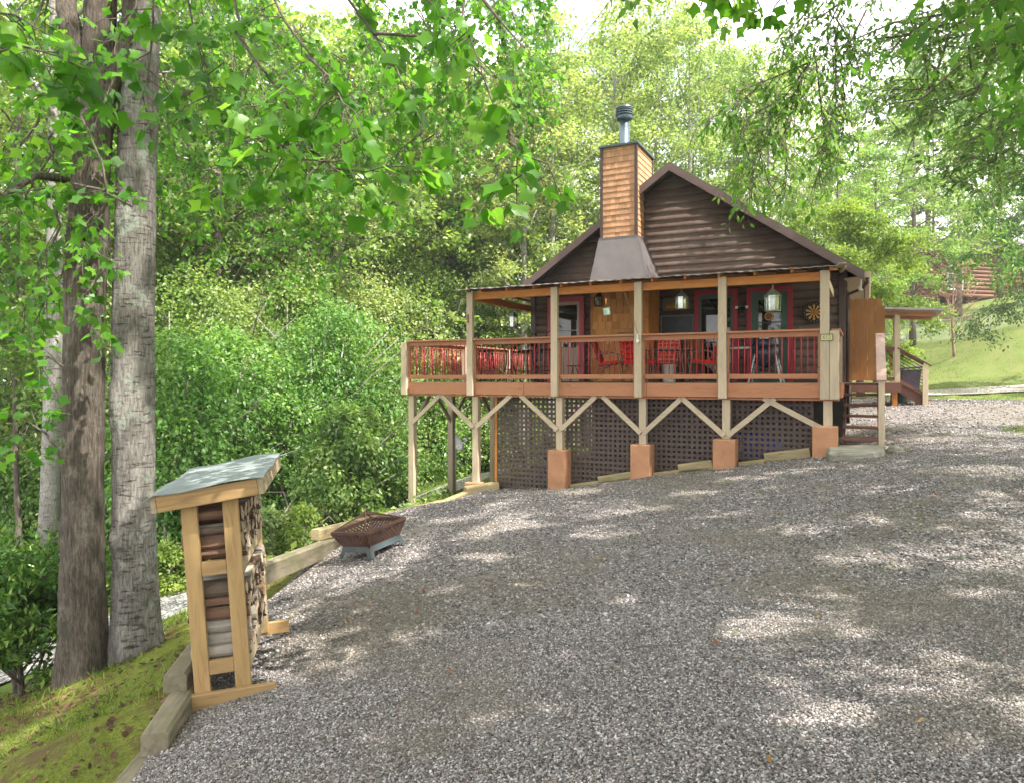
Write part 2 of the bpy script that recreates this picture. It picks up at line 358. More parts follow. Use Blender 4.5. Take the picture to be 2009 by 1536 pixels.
# loose stones on the near gravel: real little rocks
def stones(n,dmin,dmax,smin,smax,seed):
    r=np.random.default_rng(seed)
    d=np.sqrt(r.uniform(dmin**2,dmax**2,n)); x=d*r.uniform(-.75,.76,n)
    fines=lump(x,d,.42)+.6*lump(x+3,d,1.1); ok=(gravel_mask(x,d)>.5)&(r.uniform(0,1,n)>np.clip(fines*.55-.12,0,.72)); x=x[ok]; d=d[ok]; m=len(x); z=ground_np(x,d)+.008*lump(x,d,1.3)
    ico=np.array([(0,0,1),(1,.1,.1),(.15,.9,0),(-.95,.05,.1),(-.1,-.9,0),(.05,0,-.7)])
    tri=np.array([(0,1,2),(0,2,3),(0,3,4),(0,4,1),(5,2,1),(5,3,2),(5,4,3),(5,1,4)])
    s=r.uniform(smin,smax,m)**1.0; a=r.uniform(0,6.28,m)
    V=ico[None]*(1+r.uniform(-.3,.3,(m,6,1)))*np.stack([s*r.uniform(.8,1.5,m),s*r.uniform(.6,1,m),s*r.uniform(.45,.8,m)],-1)[:,None]
    tl=r.normal(0,.3,(m,2)); ca,sa=np.cos(a),np.sin(a)
    X=V[...,0]*ca[:,None]-V[...,1]*sa[:,None]; Y=V[...,0]*sa[:,None]+V[...,1]*ca[:,None]; Z=V[...,2]+X*tl[:,:1]+Y*tl[:,1:]
    V=np.stack([X+x[:,None],Y+d[:,None],Z+z[:,None]+s[:,None]*.15],-1).reshape(-1,3)
    T=(tri[None]+6*np.arange(m)[:,None,None]).reshape(-1,3)
    return V,T
t=NT('stone'); r=t.rnd()
c=t.ramp(r,[(0,(.048,.044,.044)),(.2,(.112,.102,.100)),(.48,(.205,.188,.184)),(.7,(.31,.288,.282)),(.8,(.185,.13,.10)),(.88,(.40,.375,.365)),(1,(.57,.54,.53))])
nw=t.noise(t.coord('Object'),.55,7,.62); c=t.mix(t.ramp(nw,[(.47,0),(.64,.5)]),c,(.19,.165,.12))
M_stone=t.done(t.bsdf(c,.8,0,.3))
V3,T3=stones(60000,14,32,.016,.034,3)
V1,T1=stones(210000,2.3,5.4,.0055,.0115,1); V2,T2=stones(150000,5.0,14.5,.008,.019,2)
o=big_mesh('loose_gravel',np.concatenate([V1,V2,V3]),np.concatenate([T1,T2+len(V1),T3+len(V1)+len(V2)]),M_stone)
tag(o,'loose grey and white gravel stones covering the driveway in the foreground','gravel',kind='stuff')
# ------------------------------------------------------------------ leaves
def T_diamond(w=.55): return np.array([(0,0,0),(w/2,.45,.10),(0,1,-.04),(-w/2,.45,.10)]),np.array([(0,1,2),(0,2,3)])
def T_long(w=.3): return np.array([(0,0,0),(w/2,.3,.05),(w/2*.8,.65,.03),(0,1,-.12),(-w/2*.8,.65,.03),(-w/2,.3,.05),(0,.5,.0)]),np.array([(0,1,6),(1,2,6),(2,3,6),(3,4,6),(4,5,6),(5,0,6)])
def T_tulip(fine=False):
    h=[(.20,.02),(.50,.16),(.37,.36),(.36,.50),(.45,.86)]
    if fine: h=[(.10,-.03),(.24,.0),(.40,.05),(.50,.15),(.46,.25),(.385,.36),(.355,.47),(.37,.58),(.43,.72),(.45,.84),(.36,.86),(.18,.80)]
    o=[(0,.02)]+h+[(0,.76)]+[(-x,y) for x,y in h[::-1]]
    zf=lambda x,y:.22*abs(x)**1.2-.26*(y-.2)**2-.35*x*x*(y>.5)
    n=len(o)
    if not fine:
        v=[(x,y,zf(x,y)) for x,y in o]+[(0,.4,-.03)]
        return np.array(v),np.array([(i,(i+1)%n,n) for i in range(n)])
    mid=[(x*.5,.4+(y-.4)*.55) for x,y in o]; pts=o+mid+[(0,.4)]
    f=[]
    for i in range(n):
        j=(i+1)%n; f+=[(i,j,n+j),(i,n+j,n+i),(n+i,n+j,2*n)]
    return np.array([(x,y,zf(x,y)) for x,y in pts]),np.array(f)
def T_maple():
    h=[(.30,.0),(.26,.16),(.52,.30),(.30,.42),(.36,.70),(.13,.66)]
    o=[(0,0)]+h+[(0,1.0)]+[(-x,y) for x,y in h[::-1]]
    v=[(x,y,.2*abs(x)-.2*y*y) for x,y in o]+[(0,.35,-.04)]
    n=len(o); return np.array(v),np.array([(i,(i+1)%n,n) for i in range(n)])
def T_blade(): return np.array([(-.05,0,0),(.05,0,0),(.02,.6,.08),(0,1,.25)]),np.array([(0,1,2),(0,2,3)])
def leaf_arrays(p,d,s,tmpl,jit=.6,r=None,up=(0,0,1),curl=True):
    r=r or rng; tv,tt=tmpl; n=len(p)
    y=d/np.maximum(np.linalg.norm(d,axis=1,keepdims=True),1e-6)
    n0=np.asarray(up,float)+r.normal(0,jit,(n,3)); x=np.cross(y,n0); x/=np.maximum(np.linalg.norm(x,axis=1,keepdims=True),1e-6); z=np.cross(x,y)
    cz=r.uniform(-.4,2.2,n)[:,None,None] if curl else 1.0
    V=p[:,None]+s[:,None,None]*(tv[None,:,0:1]*x[:,None]+tv[None,:,1:2]*y[:,None]+cz*tv[None,:,2:3]*z[:,None])
    return V.reshape(-1,3),(tt[None]+len(tv)*np.arange(n)[:,None,None]).reshape(-1,3)
def leaves(name,p,d,s,tmpl,mat,parent=None,jit=.6,r=None,smooth=False):
    V,T=leaf_arrays(np.asarray(p,float),np.asarray(d,float),np.asarray(s,float),tmpl,jit,r)
    return big_mesh(name,V,T,mat,parent,smooth)
G0=[(.030,.085,.012),(.050,.135,.018),(.075,.185,.026),(.115,.235,.035)]
M_tulip=leafmat('tulip_leaf',[(.06,.17,.022),(.085,.235,.03),(.12,.30,.042),(.20,.38,.07)],.6,.36)
M_forest=leafmat('forest_leaf',[(.10,.175,.06),(.16,.26,.085),(.23,.34,.12),(.34,.43,.18)],.5,.32,.2)
M_pale=leafmat('pale_leaf',[(.17,.23,.105),(.25,.33,.15),(.35,.43,.21),(.47,.52,.30)],.5,.38,.15)
M_dark=leafmat('dark_leaf',[(.07,.15,.055),(.10,.205,.075),(.15,.27,.10),(.23,.35,.16)],.55,.32,.15)
M_yellow=leafmat('yellow_green_leaf',[(.12,.20,.04),(.18,.27,.06),(.25,.34,.085),(.34,.41,.13)],.5,.42,.1)
M_farhaze=leafmat('far_haze_leaf',[(.15,.23,.09),(.23,.33,.13),(.31,.42,.18),(.43,.51,.26)],.5,.36,.18)  # paler copy of the forest greens, distance haze put into the colour
M_vine=leafmat('vine_leaf',[(.085,.185,.05),(.135,.275,.075),(.20,.36,.11),(.33,.46,.19)],.5,.32,.18)
M_hem=leafmat('blue_green_leaf',[(.05,.10,.05),(.08,.15,.07),(.12,.19,.09),(.19,.26,.13)],.4,.4,.1)
M_rhodo=leafmat('rhododendron_leaf',[(.04,.10,.022),(.07,.16,.035),(.12,.24,.055),(.28,.39,.10)],.4,.3,.1)
M_narrow=leafmat('narrow_leaf',[(.08,.185,.045),(.11,.25,.055),(.15,.31,.07),(.23,.38,.11)],.6,.36,.1)
M_grass=leafmat('grass_blade',[(.06,.12,.015),(.12,.20,.03),(.19,.27,.05),(.25,.28,.08)],.4,.5,.1)
def barkmat(name,c1,c2,lichen=None,horiz=False,lam=.6,bump=.8):
    t=NT(name); v=t.coord('Object',(1,1,.16)); vh=t.coord('Object',(.35,.35,2.2)); vo_=t.coord('Object')
    ridge=t.noise(v,58,8,.7,.35); fine=t.noise(vo_,140,4,.6)
    h=t.math('ADD',ridge,t.math('MULTIPLY',fine,.4))
    c=t.ramp(ridge,[(.32,sc(c2,.45)),(.48,c2),(.66,c1)])
    if horiz:
        hz=t.noise(vh,17,7,.75,.3); crack=t.ramp(hz,[(.37,0),(.44,1)]); c=t.mix(1.0,c,t.mix(crack,(.35,.33,.3),(1,1,1)),'MULTIPLY'); h=t.math('ADD',h,t.math('MULTIPLY',crack,.7))
    big=t.noise(vo_,1.7,6,.6); c=t.mix(1.0,c,t.ramp(big,[(.3,.72),(.7,1.18)]),'MULTIPLY')
    if lichen:
        li=t.ramp(t.noise(vo_,3.4,9,.72),[(.54,0),(.60,1)]); li2=t.ramp(t.noise(vo_,24,6,.7),[(.42,0),(.55,1)])
        c=t.mix(t.math('MULTIPLY',t.math('MULTIPLY',li,li2),lam),c,lichen)
        bl=t.ramp(t.noise(vo_,2.6,8,.7),[(.60,0),(.66,.6)]); c=t.mix(bl,c,(.05,.052,.035))
    return t.done(t.bsdf(c,.9,0,.2,t.bump(h,bump,.025)))
M_bark=barkmat('bark',(.22,.19,.155),(.12,.10,.08))
M_barkgrey=barkmat('grey_bark',(.32,.30,.275),(.19,.175,.158),(.30,.36,.29),True,.75)
M_barkbrown=barkmat('brown_bark',(.205,.172,.142),(.105,.086,.07),(.28,.30,.26),False,.35,1.0)
M_barkpale=barkmat('pale_bark',(.42,.40,.37),(.30,.285,.26),None,True)
# ------------------------------------------------------------------ tree skeletons
def skeleton(h,base,rad,nl,seed,ns=7,nt=5,rise=.5,droop=.15,trunk_r=.18,shape='round',lean=(0,0)):
    """trunk and limbs as tubes; returns MB and twig samples (position, direction)"""
    r=random.Random(seed); mb=MB(); pts=[];dirs=[]
    n=9; tk=[]
    wx,wy=r.uniform(-.5,.5),r.uniform(-.5,.5)
    for i in range(n):
        f=i/(n-1); tk.append(Vector((lean[0]*f+wx*math.sin(f*3)*.5,lean[1]*f+wy*math.sin(f*2.4)*.5,-.3+f*(h+.3))))
    mb.tube(tk,[trunk_r*(1.25 if i==0 else 1)*(1-.9*i/(n-1))+.012 for i in range(n)],9,wob=.06)
    def on_trunk(z):
        f=max(0,min(1,(z+.3)/(h+.3)))*(n-1); i=min(n-2,int(f)); return tk[i].lerp(tk[i+1],f-i)
    def branch(p0,dirv,L,r0,k,dr):
        q=[p0.copy()]; d=dirv.normalized()
        for i in range(k):
            d=(d+Vector((r.gauss(0,.13),r.gauss(0,.13),r.gauss(0,.1)-dr*(i/k)))).normalized(); q.append(q[-1]+d*(L/k))
        return q
    for j in range(nl):
        f=(j+r.random()*.8)/nl; z=base+(h*.97-base)*f; az=j*2.399+r.uniform(-.5,.5)
        env={'round':math.sin(math.pi*(.18+.80*f))**.8,'cone':1.05-f*.95,'vase':.45+.6*f if f<.8 else 1.9-f*1.6}[shape]
        L=rad*env*r.uniform(.75,1.15)+.3
        up=rise*(1.0 if shape!='cone' else .3)+f*.5
        q=branch(on_trunk(z),Vector((math.cos(az),math.sin(az),up)),L*1.1,trunk_r*.4*(1-f*.5),5,droop*2)
        rr=trunk_r*.38*(1-f*.6)
        mb.tube(q,[rr,rr*.8,rr*.6,rr*.45,rr*.3,.008],5,cap=False)
        for a in range(ns):
            g=.25+.75*(a+r.random())/ns; i=min(4,int(g*5)); p=q[i].lerp(q[i+1],g*5-i); dd=(q[i+1]-q[i]).normalized()
            side=Vector((r.gauss(0,1),r.gauss(0,1),r.gauss(.1,.5))); s=branch(p,dd*.6+side*.7,L*.42*r.uniform(.5,1.1)+.25,.02,3,droop*3)
            mb.tube(s,[rr*.3+.004,rr*.2+.004,.007,.004],4,cap=False)
            for b in range(nt):
                g2=.2+.8*(b+r.random())/nt; i2=min(2,int(g2*3)); p2=s[i2].lerp(s[i2+1],min(1,g2*3-i2)); d2=(s[i2+1]-s[i2]).normalized()+Vector((r.gauss(0,.7),r.gauss(0,.7),r.gauss(-droop,.4)))
                pts.append(p2); dirs.append(d2.normalized())
    return mb,np.array([tuple(p) for p in pts]),np.array([tuple(p) for p in dirs])
def clump(p,d,per,spread,seed,hang=.25,flat=.30):
    r=np.random.default_rng(seed); n=len(p)
    c=r.integers(int(per*.4),int(per*1.7),n); idx=np.repeat(np.arange(n),c); m=len(idx)
    tt=r.uniform(-.1,1.0,m)[:,None]
    q=p[idx]+d[idx]*tt*spread*1.6+r.normal(0,1,(m,3))*np.array([spread*.5,spread*.5,spread*.5*flat])
    dd=d[idx]*.5+r.normal(0,.7,(m,3)); dd[:,2]-=hang
    return q,dd
def make_tree(name,label,cat,group,sk,bark,leafm,tmpl,per,spread,size,seed,hang=.25,jit=.45,loc=(0,0,0)):
    mb,p,d=sk; root=empty(name,loc,label=label,cat=cat,group=group)
    mb.build('trunk',bark,root,smooth=True)
    q,dd=clump(p,d,per,spread,seed,hang); r=np.random.default_rng(seed+5)
    leaves('crown',q,dd,size*r.uniform(.6,1.2,len(q)),tmpl,leafm,root,jit,r)
    return root
# ------------------------------------------------------------------ materials of the cabin
M_log=wood('log_siding',lin(88,70,62),lin(58,45,40),'x',.7,6,.3,True,.55,lin(108,92,86))
M_trimbrown=plain('trim_brown',lin(78,62,60),.55,var=.15,stretch=(.2,1,1))
M_rake=plain('rake_brown',lin(104,84,82),.5,var=.15,stretch=(.3,1,1))
M_roof=plain('roof_shingle',(.05,.055,.045),.9,var=.4,scale=14,bump=.6)
M_shingle=plain('cedar_shingle',lin(190,144,112),.75,var=.12,scale=9,bump=.25,bscale=50,stretch=(1,1,.2),island=.22,spec=.2)
M_shingle2=plain('cedar_shingle_wall',lin(204,146,86),.75,var=.15,scale=9,bump=.3,bscale=50,stretch=(1,1,.2),island=.28,spec=.2)
M_flash=plain('flashing_metal',lin(112,104,106),.40,.35,var=.14,scale=3,bump=.35,bscale=5)
M_steel=plain('flue_steel',lin(90,104,112),.35,.7,var=.2,scale=8,bump=.1)
M_greige=wood('post_paint',lin(190,172,148),lin(166,146,122),'z',.6,8,.2,True,.35)
M_greigex=wood('brace_paint',lin(190,172,148),lin(164,144,120),'x',.6,8,.2,True,.35)
M_cedar=wood('deck_stain',lin(172,118,86),lin(146,96,68),'x',.6,8,.2,True,.35)
M_cedary=wood('deck_stain_side',lin(172,118,86),lin(146,96,68),'y',.6,8,.2,True,.35)
M_redrail=plain('rail_red_paint',lin(164,52,58),.45,var=.1)
M_honey=wood('honey_stain',lin(196,128,60),lin(156,94,38),'x',.55,8,.25,True,.5)
M_honeyy=wood('honey_stain_side',lin(186,118,58),lin(150,88,36),'y',.55,8,.25,True,.5)
M_deck=wood('deck_board',lin(160,130,112),lin(128,100,86),'x',.7,8,.3,True,.4)
M_lattice=plain('lattice_brown',lin(92,77,72),.7,var=.2,island=.12)
M_stucco=plain('pier_stucco',lin(184,134,102),.9,var=.16,scale=5,bump=.8,bscale=30,dirt=lin(138,104,82))
M_redtrim=plain('red_trim_paint',lin(158,34,50),.5,var=.12,stretch=(1,1,.2))
M_rosetrim=plain('rose_trim_paint',lin(176,74,88),.55,var=.12,stretch=(1,1,.2))
M_greendoor=plain('green_door_paint',lin(54,84,66),.45,var=.1)
M_doorgrey=plain('door_grey_paint',lin(176,160,146),.55,var=.1)
M_glass=NT('window_glass'); M_glass=M_glass.done(M_glass.bsdf((.012,.016,.014),.03,0,.9))
M_corr=plain('corrugated_metal',lin(140,132,128),.45,.5,var=.25,scale=3,bump=.2,dirt=lin(140,82,60))
M_dark=M_dark
M_gutter=plain('gutter_brown',lin(74,58,50),.45,.1,var=.15)
M_soffit=plain('soffit_paint',lin(176,158,136),.7,var=.15)
M_stairbrown=wood('stair_stain',lin(112,76,66),lin(88,58,50),'x',.6,8,.25,True,.4)
M_pinkcap=wood('stair_cap_paint',lin(184,152,138),lin(160,128,116),'y',.5,8,.2,False,.3)
M_privacy=wood('privacy_stain',lin(142,98,58),lin(116,78,44),'z',.7,8,.25,False,.35)
M_found=plain('foundation_block',(.06,.055,.05),.95,var=.3)
M_under=plain('porch_ceiling',lin(92,70,52),.8,var=.25)
M_black=plain('black_paint',(.018,.018,.02),.45,var=.2)
M_white=plain('white_enamel',(.72,.72,.70),.4,var=.06)
cabin=empty('log_cabin',H0,(0,0,HROT),'brown log cabin with shingled chimney and railed porch on posts above lattice','cabin')
W0,W1,WV=-.25,6.89,3.0        # front wall from the right corner to the left corner
ZR,UR,SL=4.90,3.32,.69         # ridge
RV=2.60
def roofz(u): return ZR-SL*abs(u-UR)
def logs(mb,u0f,u1f,v,z0,z1,h=.178,bul=.05,sgn=-1):
    """courses of rounded log siding; u limits given as functions of height"""
    prof=[(0,0),(.45,.06),(.85,.22),(1,.5),(.85,.78),(.45,.94),(0,1)]
    z=z0
    while z<z1-.02:
        hh=min(h,z1-z); vs=[];jit=random.uniform(-.006,.006)
        for b,f in prof:
            zz=z+f*hh; a,c=u0f(zz),u1f(zz)
            if c<a: a=c=(a+c)/2
            vs+= [(-c,v+sgn*(b*(bul+jit)),zz),(-a,v+sgn*(b*(bul+jit)),zz)]
        fs=[(2*i,2*i+1,2*i+3,2*i+2) for i in range(len(prof)-1)]
        fs+=[tuple(2*i for i in range(len(prof))),tuple(2*i+1 for i in range(len(prof)-1,-1,-1))]
        mb.add(vs,fs); z+=h
mb=MB()
half=lambda z:(ZR-.12-z)/SL
lo=lambda z:max(W0+.10,UR-half(z)); hi=lambda z:min(W1-.10,UR+half(z))
logs(mb,lo,hi,WV-.005,-.06,ZR-.15)
mb.build('front_wall',M_log,cabin,smooth=True).data.polygons
mb=MB(); mb.add([(-W1+.01,WV,-.2),(-W0-.01,WV,-.2),(-W0-.01,WV,2.25),(-UR,WV,ZR-.14),(-W1+.01,WV,2.25)],[(0,1,2,3,4)])
mb.hb(W1-.02,W1,WV,10.4,-.2,2.25); mb.hb(W0,W0+.02,WV,10.4,-.2,2.25)
mb.add([(-W1+.01,10.4,-.2),(-W0-.01,10.4,-.2),(-W0-.01,10.4,2.25),(-UR,10.4,ZR-.14),(-W1+.01,10.4,2.25)],[(0,1,2,3,4)])
mb.build('side_wall',M_trimbrown,cabin)
mb=MB()
z=-.06
while z<2.2:     # right side wall courses
    prof=[(0,0),(.7,.12),(1,.5),(.7,.88),(0,1)]
    vs=[]
    for b,f in prof: vs+=[(-W0+b*.05,WV+.12,z+f*.178),(-W0+b*.05,10.4,z+f*.178)]
    mb.add(vs,[(2*i,2*i+2,2*i+3,2*i+1) for i in range(4)]+[(0,2,4,6,8),(9,7,5,3,1)]); z+=.178
mb.build('side_log_siding',M_log,cabin)
for u0,u1 in ((W0-.02,W0+.11),(W1-.11,W1+.02)):
    mb=MB(); mb.hb(u0,u1,WV-.075,WV+.05,-.3,2.2); mb.build('corner_board',M_trimbrown,cabin,bevel=.005)
mb=MB(); mb.hb(W0+.02,5.3,WV,WV+.15,-3.2,-.2); mb.hb(W0,W0+.15,WV+.15,10.3,-2.0,-.2); mb.hb(5.15,5.3,WV+.15,10.3,-3.6,-.2); mb.build('foundation',M_found,cabin)
# roof
roof=empty('roof',(0,0,0),parent=cabin)
mb=MB(); EU0,EU1=-.62,7.26; th=.10; RB=10.8
for a,b in ((EU0,UR),(UR,EU1)):
    za,zb=roofz(a),roofz(b)
    v=[]
    for vv in (RV,RB):
        v+=[(-a,vv,za),(-b,vv,zb),(-b,vv,zb-th),(-a,vv,za-th)]
    mb.add(v,[(0,1,5,4),(1,2,6,5),(2,3,7,6),(3,0,4,7),(0,3,2,1),(4,5,6,7)])
mb.build('shingles',M_roof,roof)
for a,b in ((EU0,UR),(EU1,UR)):     # rake boards
    za,zb=roofz(a)-.012,roofz(b)-.012
    if a>UR: va,vb=RV-.04,RV-.003
    else: va,vb=RV-.04,RV-.003
    mb=MB(); mb.prism([(-a,za),(-b,zb),(-b,zb-.19),(-a,za-.19)],va,vb); mb.build('rake_board',M_rake,roof)
mb=MB()
mb.add([(-EU0-.02,RV,roofz(EU0)-.11),(-EU0-.02,RB,roofz(EU0)-.11),(-W0,RB,roofz(EU0)-.13),(-W0,RV,roofz(EU0)-.13)],[(0,1,2,3)])
mb.add([(-EU1+.02,RV,roofz(EU1)-.11),(-EU1+.02,RB,roofz(EU1)-.11),(-W1,RB,roofz(EU1)-.13),(-W1,RV,roofz(EU1)-.13)],[(0,1,2,3)])
mb.build('soffit',M_soffit,roof)
for a,s in ((EU0,-1),(EU1,1)):
    mb=MB(); zt=roofz(a)
    mb.prism([(-a,zt-.02),(-a-s*.12,zt-.02),(-a-s*.12,zt-.09),(-a-s*.09,zt-.14),(-a,zt-.14)],RV-.02,RB)
    mb.build('gutter',M_soffit if s<0 else M_gutter,roof)
mb=MB(); zt=roofz(EU0); mb.tube([(-EU0+.05,RV+.1,zt-.14),(-EU0+.05,RV+.12,zt-.22),(-EU0-.05,RV+.2,zt-.34),(-W0+.06,RV+.36,zt-.42),(-W0+.06,RV+.38,zt-.7),(-W0+.06,RV+.42,-.9)],.035,8); mb.build('downspout',M_gutter,roof,smooth=True)
mb=MB(); mb.tube([(-W0+.30,RV+.2,roofz(EU0)-.30),(-W0+.30,RV+.2,roofz(EU0)-.14)],.02,6); mb.lathe([(.02,-.38),(.05,-.36),(.05,-.29),(.02,-.28)],10,(-W0+.30,RV+.2,roofz(EU0))); mb.build('eave_lamp',M_white,cabin)
# chimney
chim=empty('chimney',(0,0,0),parent=cabin)
CU0,CU1,CV=3.985,4.87,2.35; CZ0,CZ1=3.24,5.36
def shingle_face(mb,a,b,z0,z1,out,h,wmin,wmax,gap=.003,seed=3,thick=1):
    r=random.Random(seed); a=Vector(a);b=Vector(b); L=(b-a).length; d=(b-a).normalized(); out=Vector(out)
    z=z0;row=0
    while z<z1-.01:
        hh=min(h,z1-z); x=0 if row%2 else -r.uniform(0,wmax*.6)
        while x<L:
            w=r.uniform(wmin,wmax); x0=max(0,x); x1=min(L,x+w)-gap
            if x1-x0>.012:
                dz=r.uniform(-.003,.002) if z>z0 else 0; e=r.uniform(.015,.019)*thick
                p=[a+d*x0,a+d*x1]
                vs=[p[0]+Vector((0,0,z+dz)),p[1]+Vector((0,0,z+dz)),p[1]+out*e+Vector((0,0,z+dz)),p[0]+out*e+Vector((0,0,z+dz)),
                    p[0]+Vector((0,0,z+hh)),p[1]+Vector((0,0,z+hh)),p[1]+out*.005+Vector((0,0,z+hh)),p[0]+out*.005+Vector((0,0,z+hh))]
                mb.add(vs,[(0,1,2,3),(3,2,6,7),(0,3,7,4),(1,5,6,2),(4,7,6,5),(0,4,5,1)])
            x+=w
        z+=h;row+=1
mb=MB(); mb.hb(CU0+.03,CU1-.03,CV+.03,3.7,CZ0-.4,CZ1-.02); 
shingle_face(mb,(-CU1+.06,CV+.03,0),(-CU0-.06,CV+.03,0),CZ0,CZ1-.05,(0,-1,0),.134,.07,.13,seed=1)
shingle_face(mb,(-CU0-.03,CV+.06,0),(-CU0-.03,3.64,0),CZ0,CZ1-.05,(1,0,0),.134,.07,.13,seed=2)
mb.build('chimney_shingles',M_shingle,chim)
for u,va,vb in ((CU0,CV-.005,CV+.06),(CU1-.065,CV-.005,CV+.06),(CU0,3.64,3.7)):
    mb=MB(); mb.hb(u,u+.065,va,vb,CZ0-.02,CZ1-.02); mb.build('corner_trim',M_trimbrown,chim)
mb=MB(); mb.hb(CU0-.03,CU1+.03,CV-.03,3.73,CZ1-.02,CZ1+.03); mb.build('chimney_cap',M_steel,chim,bevel=.006)
fc=(-(CU0+CU1)/2,CV+.45,0)
mb=MB(); mb.lathe([(.2,CZ1+.03),(.17,CZ1+.07),(.135,CZ1+.12),(.122,CZ1+.14),(.122,CZ1+.74)],24,fc); mb.build('flue',M_steel,chim,smooth=True)
mb=MB(); z=CZ1+.70
mb.lathe([(.13,z),(.185,z+.035),(.19,z+.10),(.16,z+.10)],24,fc)
for k in range(3): mb.lathe([(.185,z+.125+.055*k),(.195,z+.13+.055*k),(.195,z+.155+.055*k),(.185,z+.16+.055*k)],24,fc)
mb.lathe([(.15,z+.1),(.15,z+.29)],16,fc); mb.lathe([(.2,z+.285),(.19,z+.31),(.06,z+.33)],24,fc)
mb.build('flue_cap',M_steel,chim)
# flared metal skirt and the shingled chase under the porch roof
LU0,LU1,LV=3.66,4.99,2.10
mb=MB(); b0=2.14
top=[(-CU1-.01,CV-.01,CZ0),(-CU0+.01,CV-.01,CZ0),(-CU0+.01,3.05,CZ0),(-CU1-.01,3.05,CZ0)]
bot=[(-LU1-.03,LV-.05,b0),(-LU0+.03,LV-.05,b0),(-LU0+.16,3.05,b0),(-LU1-.10,3.05,b0)]
mid=[]
for k in (.0,.12,.3,.5,.72,1): 
    f=k**1.25
    mid.append([tuple(Vector(tp).lerp(Vector(bt),k if i in(2,3) else (k*.8+f*.2))) for i,(tp,bt) in enumerate(zip(top,bot))])
vs=[p for ring in mid for p in ring]; fs=[]
for i in range(len(mid)-1):
    for k in range(4): k2=(k+1)%4; fs.append((i*4+k,i*4+k2,(i+1)*4+k2,(i+1)*4+k))
mb.add(vs,fs); mb.hb(CU0-.02,CU1+.02,CV-.02,3.0,CZ0-.035,CZ0+.03)
for tp,bt in ((top[0],bot[0]),(top[1],bot[1])): mb.bar(tp,bt,.035,.012,up=(0,-1,.3))
mb.build('metal_skirt',M_flash,chim)
mb=MB(); mb.hb(LU0+.03,LU1-.03,LV+.03,WV,-.06,b0+.02)
shingle_face(mb,(-LU1+.02,LV+.03,0),(-LU0-.07,LV+.03,0),-.05,b0,(0,-1,0),.17,.11,.2,.010,seed=5,thick=2.0)
mb.build('chase_shingles',M_shingle2,cabin)
for q_ in ((LU0-.01,LU0+.07,LV-.02,LV+.1),(LU0-.02,LU0+.03,LV+.1,WV-.05),(LU1-.02,LU1+.015,LV-.01,LV+.05)):
    mb=MB(); mb.hb(*q_,-.06,b0); mb.build('chase_trim',M_honey,cabin)
# ------------------------------------------------------------------ porch
ZD=-.062; UL=8.66        # deck top, left end of the deck
mb=MB(); x=.02
while x<WV-.14: mb.hb(-.22,UL,x,x+.135,ZD-.035,ZD); x+=.141
mb.hb(-.9,-.23,1.78,2.98,ZD-.035,ZD-.002)
mb.build('deck_boards',M_deck,cabin)
mb=MB(); y=WV-.14
while y<7.8: mb.hb(W1+.03,UL,y,y+.135,ZD-.035,ZD-.001); y+=.141
mb.build('side_deck_boards',M_deck,cabin)
def fascia(u0,u1,z0,z1,name='fascia'):
    mb=MB(); mb.hb(u0,u1,-.02,.02,z0,z1); return mb.build(name,M_cedar,cabin,bevel=.004)
UP=[-.02,1.68,3.245,4.98,6.94]      # roof posts
fascia(-.26,3.1,-.315,ZD-.004); fascia(3.105,5.7,-.315,ZD-.004); fascia(5.705,UL+.02,-.315,ZD-.004)
mb=MB(); mb.hb(UL-.0,UL+.04,.02,7.8,-.31,ZD-.005); mb.build('side_fascia',M_cedary,cabin)
mb=MB(); mb.hb(-.28,-.24,.02,1.78,-.31,ZD-.005); mb.build('side_fascia',M_cedary,cabin)
mb=MB(); mb.hb(-.25,UL,.04,.14,-.36,-.325); 
for v in (1.75,2.9,4.5): mb.hb(-.2,UL-.05,v,v+.09,-.31,ZD-.04)
for k in range(22): mb.hb(-.1+k*.4,-.06+k*.4,.03,2.95,-.3,ZD-.036)
mb.build('deck_joists',M_cedary,cabin)
for u in UP:
    mb=MB(); mb.hb(u-.072,u+.072,-.115,-.024,-.335,1.86); p=mb.build('roof_post',M_greige,cabin,bevel=.006)
for u in (UL-.02,):
    mb=MB(); mb.hb(u-.07,u+.07,-.115,-.024,-.335,.83); mb.build('rail_post',M_greige,cabin,bevel=.006)
mb=MB(); mb.hb(-.245,-.098,-.112,-.024,-.33,.83); mb.build('rail_post',M_greige,cabin,bevel=.006)
# beams, rafters, roof sheet
ZB=1.70
for a,b in ((-.1,3.2),(3.205,7.02)):
    mb=MB(); mb.hb(a,b,-.02,.07,ZB+.01*(a>1),ZB+.15+.01*(a>1)); mb.build('porch_beam',M_honey,cabin,bevel=.004)
for u in (-.05,6.90):
    mb=MB(); mb.hb(u,u+.09,.075,WV-.06,ZB+.0,ZB+.15); mb.build('side_beam',M_honeyy if u>1 else M_greigex,cabin,bevel=.004)
sl=.135
u=-.12
while u<7.2:
    mb=MB(); z0=ZB+.165
    mb.add([(-u-.02,-.22,z0-.22*sl),(-u+.02,-.22,z0-.22*sl),(-u+.02,WV-.05,z0+WV*sl),(-u-.02,WV-.05,z0+WV*sl),(-u-.02,-.22,z0-.22*sl+.075),(-u+.02,-.22,z0-.22*sl+.075),(-u+.02,WV-.05,z0+WV*sl+.075),(-u-.02,WV-.05,z0+WV*sl+.075)],
     [(0,3,2,1),(4,5,6,7),(0,1,5,4),(1,2,6,5),(2,3,7,6),(3,0,4,7)])
    mb.build('rafter',M_honeyy,cabin); u+=.612
mb=MB(); n=150; U0,U1=-.3,7.22; vs=[]
